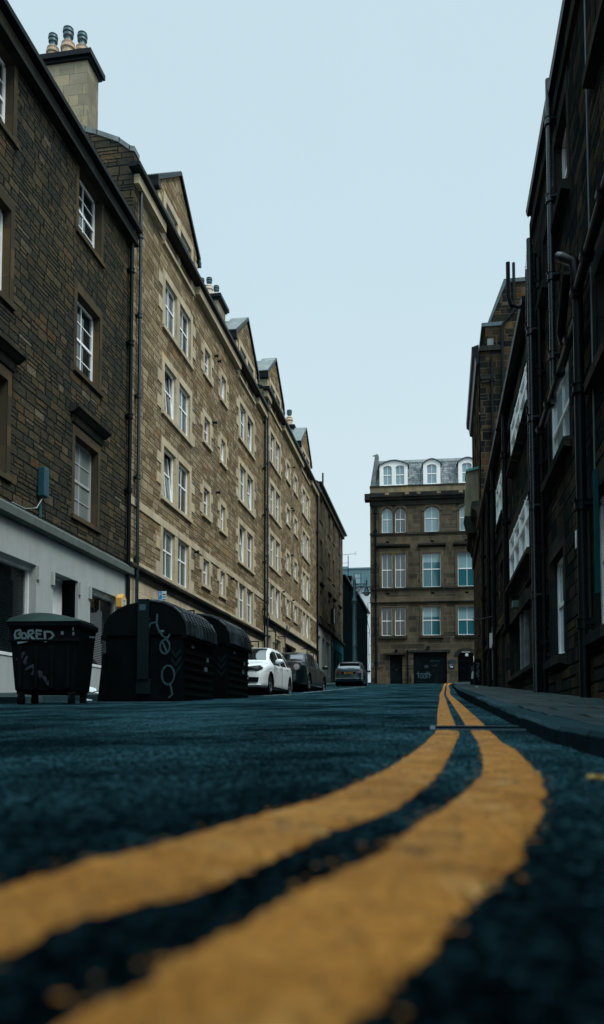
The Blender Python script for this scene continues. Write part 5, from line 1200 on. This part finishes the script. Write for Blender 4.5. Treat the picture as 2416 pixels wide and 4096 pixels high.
# ================================================================ DRAIN COVER, LITTER
dc=thing('drain_cover','dark iron gully cover lying across both yellow lines','drain cover',(.21,4.25,gz(4.25)))
def gzz(y): return gz(y)+.006
mb=MB()
for k in range(9):
    y=4.09+k*.04; a=[(-.005,y),(.44,y),(.44,y+.028),(-.005,y+.028)]
    lo=[Vector((x,q,gz(q)-.005)) for x,q in a]; hi=[Vector((x,q,gz(q)+.006)) for x,q in a]
    mb.face(hi); 
    for i in range(4): mb.face([lo[i],lo[(i+1)%4],hi[(i+1)%4],hi[i]])
mb.build('grating','kerb_face',dc)
mb=MB()
for (x0,x1,y0,y1) in ((-.03,-.006,4.05,4.46),(.441,.47,4.05,4.46),(-.03,.47,4.04,4.07),(-.03,.47,4.44,4.47)):
    a=[(x0,y0),(x1,y0),(x1,y1),(x0,y1)]; lo=[Vector((x,q,gz(q)-.005)) for x,q in a]; hi=[Vector((x,q,gz(q)+.009)) for x,q in a]; mb.face(hi)
    for i in range(4): mb.face([lo[i],lo[(i+1)%4],hi[(i+1)%4],hi[i]])
mb.build('frame','boxy_blue',dc)
def blob(name,label,cat,mat,x,y,z,s,seed,group=None,flatz=.35):
    rg=random.Random(seed); bm=bmesh.new(); bmesh.ops.create_icosphere(bm,subdivisions=2,radius=1)
    mb=MB()
    for v in bm.verts:
        r=s*(1+rg.uniform(-.35,.35)); v.co=Vector((v.co.x*r*1.4,v.co.y*r,max(-.25,v.co.z)*r*flatz*1.6))
    bm.verts.index_update(); mb.v=[v.co+Vector((x,y,z+s*.12)) for v in bm.verts]; mb.f=[[v.index for v in f.verts] for f in bm.faces]; mb.m=[0]*len(mb.f); bm.free()
    return mb.build(name,mat,None,label=label,cat=cat,group=group)
blob('plastic_bag','crumpled white plastic bag on the left pavement between green lidded bin and domed bin','litter','litter_white',-8.3,18.6,gz(18.6)+.14,.2,1)
blob('paper_litter','small ball of white paper in front of the crumpled bag on the left pavement','litter','litter_white',-7.3,17.1,gz(17)+.1,.07,2)
blob('paper_litter','scrap of pale paper in the gutter right behind the green lidded bin','litter','litter_white',-6.3,14.3,gz(14.3),.05,3)
blob('leaf_litter','flattened green leaves on the road beside the white hatchback front wheel','litter','green_leaf',-3.6,20.3,gz(20.3),.1,4,flatz=.1)
blob('paper_litter','pale scrap on the right pavement halfway to the gate','litter','litter_white',1.45,30.5,gz(30.5)+.1,.05,6,flatz=.2)
blob('fallen_leaf','blurred yellow leaf on the asphalt by the kerb at the right edge','leaf','dry_leaf',.262,1.437,gz(1.43)+.002,.012,5,flatz=.3)
rg=random.Random(21); mb=MB()
for k in range(260):
    y=.5+14*rg.random()**1.8; x=rg.uniform(-3,.38) if rg.random()<.6 else rg.uniform(.3,.42); s=rg.uniform(.002,.005)*(1+y*.12)
    p=Vector((x,y,gz(y)+s*.4)); q=[p+Vector((rg.uniform(-s,s),rg.uniform(-s,s),rg.uniform(-s*.5,s))) for _ in range(4)]
    mb.face([q[0],q[1],q[2]]); mb.face([q[0],q[1],q[3]]); mb.face([q[1],q[2],q[3]]); mb.face([q[0],q[2],q[3]])
mb.build('grit','kerb_stone',kind='stuff',label='loose grit scattered on the asphalt and along the kerb',cat='grit')
# ================================================================ CARS
def interp(pts,x):
    if x<=pts[0][0]: return pts[0][1]
    for i in range(len(pts)-1):
        a,b=pts[i],pts[i+1]
        if x<=b[0]:
            u=(x-a[0])/(b[0]-a[0]); m0=(b[1]-(pts[i-1][1] if i else a[1]))/(b[0]-(pts[i-1][0] if i else a[0])) ; 
            n_=pts[i+2] if i+2<len(pts) else b
            m1=(n_[1]-a[1])/(n_[0]-a[0]); d=b[0]-a[0]
            s=(b[1]-a[1])/d
            if s==0: m0=m1=0
            else:
                m0=max(min(m0,3*s),0) if s>0 else min(max(m0,3*s),0); m1=max(min(m1,3*s),0) if s>0 else min(max(m1,3*s),0)
            return a[1]*(1+2*u)*(1-u)**2+m0*d*u*(1-u)**2+b[1]*u*u*(3-2*u)+m1*d*u*u*(u-1)
    return pts[-1][1]
def car(name,label,mat,loc,heading,Lc,Wd,top,belt,plan,wheels,ws,rs,pillars,extras,wr=.315,grp=None):
    """length runs along local +y from the nose (y=0) to the tail; heading turns it about z"""
    z0=.19; O=thing(name,label,'car',loc,grp); org=Vector(loc)
    rot=Matrix.Rotation(heading,3,'Z')
    def G(x,y,z): return org+rot@Vector((x,y,z))
    NY=90; ys=[Lc*k/NY for k in range(NY+1)]
    for wy in wheels: pass
    grid=[]
    def section(y):
        T=interp(top,y); B=min(interp(belt,y),T-.03); Wh=interp(plan,y)*Wd/2; gh=max(0,T-B)
        k=min(1,gh/.42); Wt=Wh*(.93-.20*k)
        low=[(0,z0+.02),(Wh*.9,z0+.01),(Wh*.975,z0+.05)]+[(Wh*(1.0 if 0<q<9 else .99),z0+.08+(B-.1-z0-.08)*q/10) for q in range(11)]+[(Wh*.985,B-.07),(Wh*.955,B-.01)]
        up=[]
        for q in (.12,.3,.5,.7,.86): up.append((Wh*.945+(Wt-Wh*.945)*q,B+(T-.05*(1+.6*(1-k))-B)*q))
        up+= [(Wt*.97,T-.035),(Wt*.9,T-.015),(Wt*.6,T-.003),(Wt*.3,T),(0,T+.002)]
        return low+up
    secs=[section(y) for y in ys]; n=len(secs[0]); RA_=wr+.05
    YV=[[y]*n for y in ys]
    for i,y in enumerate(ys):
        for j in range(1,15):
            x,z=secs[i][j]
            for wy in wheels:
                d=math.hypot(y-wy,z-wr)
                if abs(d-RA_)<.042 and z>wr-.14 and d>1e-4:
                    YV[i][j]=wy+(y-wy)*RA_/d; secs[i][j]=(x,wr+(z-wr)*RA_/d)
    def side_open(y,z):
        for wy in wheels:
            if (y-wy)**2+(z-wr)**2<(wr+.048)**2: return True
        return False
    body=MB(); gl={'windscreen':MB(),'rear_window':MB(),'side_window':MB()}; arch=MB()
    for s in (1,-1):
        base=len(body.v)
        for i,y in enumerate(ys):
            for j,(x,z) in enumerate(secs[i]): body.v.append(G(x*s,YV[i][j],z))
        for i in range(NY):
            ym=(ys[i]+ys[i+1])/2; T=interp(top,ym); B=min(interp(belt,ym),T-.03)
            for j in range(n-1):
                q=[(i,j),(i+1,j),(i+1,j+1),(i,j+1)]
                z=sum(secs[a][b][1] for a,b in q)/4; x=sum(secs[a][b][0] for a,b in q)/4
                if j>=1 and j<=14 and side_open(ym,z) and x>Wd*.36: continue
                dst=None
                if ws[0]<ym<ws[1] and j>=n-4: dst='windscreen'
                elif rs[0]<ym<rs[1] and j>=n-4: dst='rear_window'
                elif 15<=j<=19 and T-B>.16 and not any(abs(ym-p)<w_ for p,w_ in pillars) and ws[0]+.25<ym<rs[1]-.28: dst='side_window'
                idx=[base+a*n+b for a,b in q]
                if dst:
                    P=[body.v[k] for k in idx]; gl[dst].face(P)
                else: body.f.append(idx if s>0 else idx[::-1]); body.m.append(0)
    # end caps with a slight bulge
    for i,sg in ((0,-1),(NY,1)):
        sec=secs[i]; ring=[(x,z) for x,z in sec]+[(-x,z) for x,z in reversed(sec)][1:-1]
        cz=sum(z for x,z in ring)/len(ring); last=[(x,ys[i],z) for x,z in ring]
        for f_,dy in ((.96,.035),(.8,.06),(.4,.075)):
            cur=[(x*f_,ys[i]+sg*dy,cz+(z-cz)*f_) for x,z in ring]
            for a in range(len(ring)):
                b=(a+1)%len(ring); body.face([G(*last[a]),G(*last[b]),G(*cur[b]),G(*cur[a])])
            last=cur
        body.face([G(*p) for p in last])
    body.build('body',mat,O,smooth=True)
    for k,g in gl.items():
        if g.f: g.build(k,'glass_car',O,smooth=True)
    # underside and wheel wells
    ub=MB(); 
    def bx(mb,x0,x1,y0,y1,zz0,zz1):
        p=[G(x,y,z) for x in (x0,x1) for y in (y0,y1) for z in (zz0,zz1)]; i=len(mb.v); mb.v+=p
        for q in ((0,1,3,2),(4,6,7,5),(0,4,5,1),(2,3,7,6),(0,2,6,4),(1,5,7,3)): mb.f.append([i+k for k in q]); mb.m.append(0)
    bx(ub,-Wd*.4,Wd*.4,.15,Lc-.15,.17,.6); ub.build('underbody','car_trim',O)
    ax=rot@Vector((1,0,0))
    for wy in wheels:
        for s in (-1,1):
            c=G(s*(Wd/2-.12),wy,wr); mb=MB(); mb.disc(c,ax,.215,wr,.205,28); w_=mb.build('wheel','rubber',O,smooth=True)
            mb=MB(); cc=G(s*(Wd/2-.035),wy,wr); mb.disc(cc,ax,.19,.22,.03,28)
            for k in range(5):
                a=k*6.28318/5+.3; d_=rot@Vector((0,math.cos(a),math.sin(a))); t_=rot@Vector((0,-math.sin(a),math.cos(a)))
                p0=cc+d_*.03; p1=cc+d_*.2; mb.face([p0-t_*.035,p0+t_*.035,p1+t_*.03,p1-t_*.03]); 
            mb.disc(cc,ax,.002,.05,.02,12); mb.build('rim','alloy',w_)
            mb=MB(); mb.disc(G(s*(Wd/2-.2),wy,wr),ax,.01,wr+.04,.1,24); mb.build('wheel_arch','car_trim',O)
    extras(O,G,bx,Wd,Lc,rot)
    return O
def mirror(O,G,Wd,y,z,mat,s):
    mb=MB(); pts=[]
    c=Vector((s*(Wd/2+.1),y,z)); V=[]
    for k in range(9):
        th=math.pi*k/8; ring=[]
        for j in range(12):
            a=6.28318*j/12; ring.append(G(c.x+.12*math.cos(th)*1.,c.y+.07*math.sin(th)*math.cos(a),c.z+.075*math.sin(th)*math.sin(a)))
        V.append(ring)
    for a,b in zip(V,V[1:]):
        for j in range(12): mb.face([a[j],a[(j+1)%12],b[(j+1)%12],b[j]])
    mb.build('mirror',mat,O,smooth=True)
def golf_x(O,G,bx,Wd,Lc,rot):
    for s in (-1,1):
        # swept headlight
        mb=MB(); P=[(.47,-.075,.665),(.74,-.03,.665),(.84,.16,.735),(.76,.12,.79),(.47,-.06,.755)]
        f=[G(s*x,y-.03,z) for x,y,z in P]; b=[G(s*x*.97,y+.1,z) for x,y,z in P]; mb.face(f); 
        for k in range(5): mb.face([f[k],f[(k+1)%5],b[(k+1)%5],b[k]])
        hl=mb.build('headlight','car_trim',O)
        mb=MB()
        for cx,r_ in ((.55,.045),(.68,.05)):
            mb.disc(G(s*cx,-.05+(cx-.47)*.4-.03,.705),rot@Vector((.2*s,-1,0)),.03,r_,.03,14)
        mb.face([G(s*.49,-.08,.755),G(s*.78,.12,.80),G(s*.78,.12,.785),G(s*.49,-.08,.738)]); mb.build('lamp_lens','lamp_clear',hl)
        # lower intake
        mb=MB(); P=[(.44,-.09,.32),(.74,-.06,.33),(.76,-.05,.46),(.5,-.08,.47)]; f=[G(s*x,y-.02,z) for x,y,z in P]; b=[G(s*x,y+.1,z) for x,y,z in P]; mb.face(f)
        for k in range(4): mb.face([f[k],f[(k+1)%4],b[(k+1)%4],b[k]])
        mb.build('air_intake','car_trim',O)
        mirror(O,G,Wd,1.45,.99,'car_white',s)
        mb=MB(); bx(mb,s*(Wd/2-.005)-.01,s*(Wd/2-.005)+.012,2.05,2.2,.83,.855); bx(mb,s*(Wd/2-.005)-.01,s*(Wd/2-.005)+.012,2.95,3.1,.85,.875); mb.build('door_handle','car_white',O)
        mb=MB(); bx(mb,s*(Wd/2)-.004,s*(Wd/2)+.003,2.28,2.295,.3,.9); bx(mb,s*(Wd/2)-.004,s*(Wd/2)+.003,1.28,1.292,.35,.85); bx(mb,s*(Wd/2)-.004,s*(Wd/2)+.003,1.2,3.2,.22,.26); mb.build('door_seam','car_trim',O)
    mb=MB(); bx(mb,-.47,.47,-.115,.05,.665,.745); bx(mb,-.40,.40,-.12,.05,.31,.46); mb.build('grille','car_trim',O)
    mb=MB(); bx(mb,-.82,.82,-.1,.1,.245,.27); mb.build('front_lip','car_white',O,bevel=.01)
    mb=MB(); bx(mb,-.26,.26,-.115,-.1,.49,.6); mb.build('number_plate','sign_white',O)
    mb=MB(); 
    for s in (-1,1): 
        a=G(s*.1,1.02,.985); b=G(s*.62,1.14,1.0); mb.tube([a,b],.012,6)
    mb.build('wiper','car_trim',O)
# front y=0 toward camera: heading 0 -> length goes away (+y)
car('hatchback','glossy white five door hatchback parked facing the camera beside the domed bins','car_white',(-5.42,21.55,gz(22.6)-.03),R(-1.5),4.25,1.80,
    [(0,.70),(.06,.76),(.35,.87),(.95,.965),(1.05,1.0),(1.75,1.40),(2.1,1.45),(2.8,1.455),(3.5,1.40),(3.75,1.33),(4.1,1.02),(4.25,.85)],
    [(0,.62),(.5,.80),(1.1,.88),(2.5,.92),(3.8,.97),(4.25,.8)],
    [(0,.86),(.15,.94),(.45,.985),(1.2,1.),(3.2,1.),(3.9,.96),(4.25,.86)],
    [.86,3.49],(1.08,1.78),(3.72,4.08),[(1.62,.0),(2.28,.05),(3.1,.045)],golf_x)
def saloon_x(O,G,bx,Wd,Lc,rot):
    # tail is the end nearest the camera: local y=0
    for s in (-1,1):
        mb=MB(); c=G(s*.68,-.07,.80); mb.disc(c,rot@Vector((.15*s,-1,0)),.01,.12,.06,20); tl=mb.build('tail_light','lamp_red',O,smooth=True)
        mb=MB(); mb.disc(G(s*.68,-.105,.80),rot@Vector((.15*s,-1,0)),.008,.095,.06,18); mb.build('reversing_lens','lamp_clear',tl,smooth=True)
        mb=MB(); mb.disc(G(s*.54,-.07,.79),rot@Vector((0,-1,0)),.01,.06,.04,18); mb.build('fog_lens','lamp_red',tl,smooth=True)
        mirror(O,G,Wd,3.35,1.0,'car_green',s)
        mb=MB(); bx(mb,s*(Wd/2)-.01,s*(Wd/2)+.012,1.75,1.95,.84,.865); bx(mb,s*(Wd/2)-.01,s*(Wd/2)+.012,2.75,2.95,.84,.865); mb.build('door_handle','alloy',O)
        mb=MB(); bx(mb,s*(Wd/2)-.004,s*(Wd/2)+.004,2.0,2.015,.3,.9); bx(mb,s*(Wd/2)-.004,s*(Wd/2)+.004,3.0,3.012,.3,.9); mb.build('door_seam','car_trim',O)
    mb=MB(); bx(mb,-.66,.66,-.10,.05,.52,.54); mb.build('bumper_strip','lead',O)
    mb=MB(); bx(mb,-.26,.26,-.105,-.08,.66,.77); mb.build('number_plate','plate_yellow',O)
    mb=MB(); bx(mb,-.8,.8,-.02,.10,1.03,1.045); mb.build('boot_lip','car_green',O)
car('saloon','dark green saloon parked tail towards the camera behind the white hatchback','car_green',(-5.35,27.75,gz(29.4)-.03),R(-3.2),4.75,1.82,
    [(0,.97),(.08,1.0),(.4,1.04),(.85,1.1),(1.45,1.40),(1.9,1.47),(2.5,1.47),(3.1,1.36),(3.6,1.03),(3.8,.99),(4.5,.86),(4.75,.72)],
    [(0,.82),(.6,.93),(2,.93),(3.5,.9),(4.3,.78),(4.75,.6)],
    [(0,.84),(.15,.93),(.5,.98),(1.2,1.),(3.6,1.),(4.4,.95),(4.75,.84)],
    [1.0,3.72],(.80,1.45),(3.0,3.56),[(2.0,.045),(2.95,.04)],saloon_x)
def silver_x(O,G,bx,Wd,Lc,rot):
    for s in (-1,1):
        mb=MB(); P=[(.50,-.075,.74),(.70,-.03,.73),(.78,.10,.78),(.80,.24,.93),(.76,.20,1.0),(.64,.02,.93)]
        f=[G(s*x*1.03,y-.04,z) for x,y,z in P]; b=[G(s*x*.95,y+.08,z) for x,y,z in P]; mb.face(f)
        for k in range(6): mb.face([f[k],f[(k+1)%6],b[(k+1)%6],b[k]])
        mb.build('tail_light','lamp_red',O)
        mirror(O,G,Wd,2.75,1.0,'car_silver',s)
    mb=MB(); bx(mb,-.42,.42,-.088,.05,.66,.80); mb.build('plate_recess','car_trim',O)
    mb=MB(); bx(mb,-.26,.26,-.10,-.089,.67,.775); pl=mb.build('number_plate','plate_yellow',O)
    Fp=Fr(G(0,-.102,0)-Vector((0,0,0)),rot@Vector((1,0,0)),rot@Vector((0,-1,0))); Fp.o.z=G(0,0,0).z
    text_mesh('plate_lettering','AB58 YGF',.105,Fp,0,.722,.002,'plate_ink',pl,thick=.002,sx=.92)
    mb=MB(); bx(mb,-.8,.8,-.11,.05,.40,.43); mb.build('bumper_strip','lead_pale',O,bevel=.008)
    mb=MB(); bx(mb,-.05,.35,-.05,-.03,1.0,1.02); mb.build('wiper','car_trim',O)
    mb=MB(); bx(mb,-.62,.62,.5,.75,1.43,1.45); mb.build('roof_spoiler','car_silver',O)
car('hatchback','metallic silver blue hatchback with a yellow rear plate parked below the street lamp','car_silver',(-5.1,48.6,gz(50)-.02),R(0),4.05,1.75,
    [(0,.99),(.08,1.03),(.2,1.1),(.75,1.40),(1.2,1.47),(2.0,1.47),(2.4,1.42),(3.05,1.02),(3.3,.98),(3.9,.8),(4.05,.66)],
    [(0,.86),(.6,.97),(2,.94),(3.2,.88),(4.05,.6)],
    [(0,.88),(.15,.95),(.5,.99),(1.2,1.),(3.0,1.),(3.8,.94),(4.05,.84)],
    [.75,3.25],(.12,.70),(2.45,3.0),[(1.3,.05),(2.2,.04)],silver_x)
for o in bpy.data.objects:
    if '_o' in o: del o['_o']
print('objects',len(bpy.data.objects))
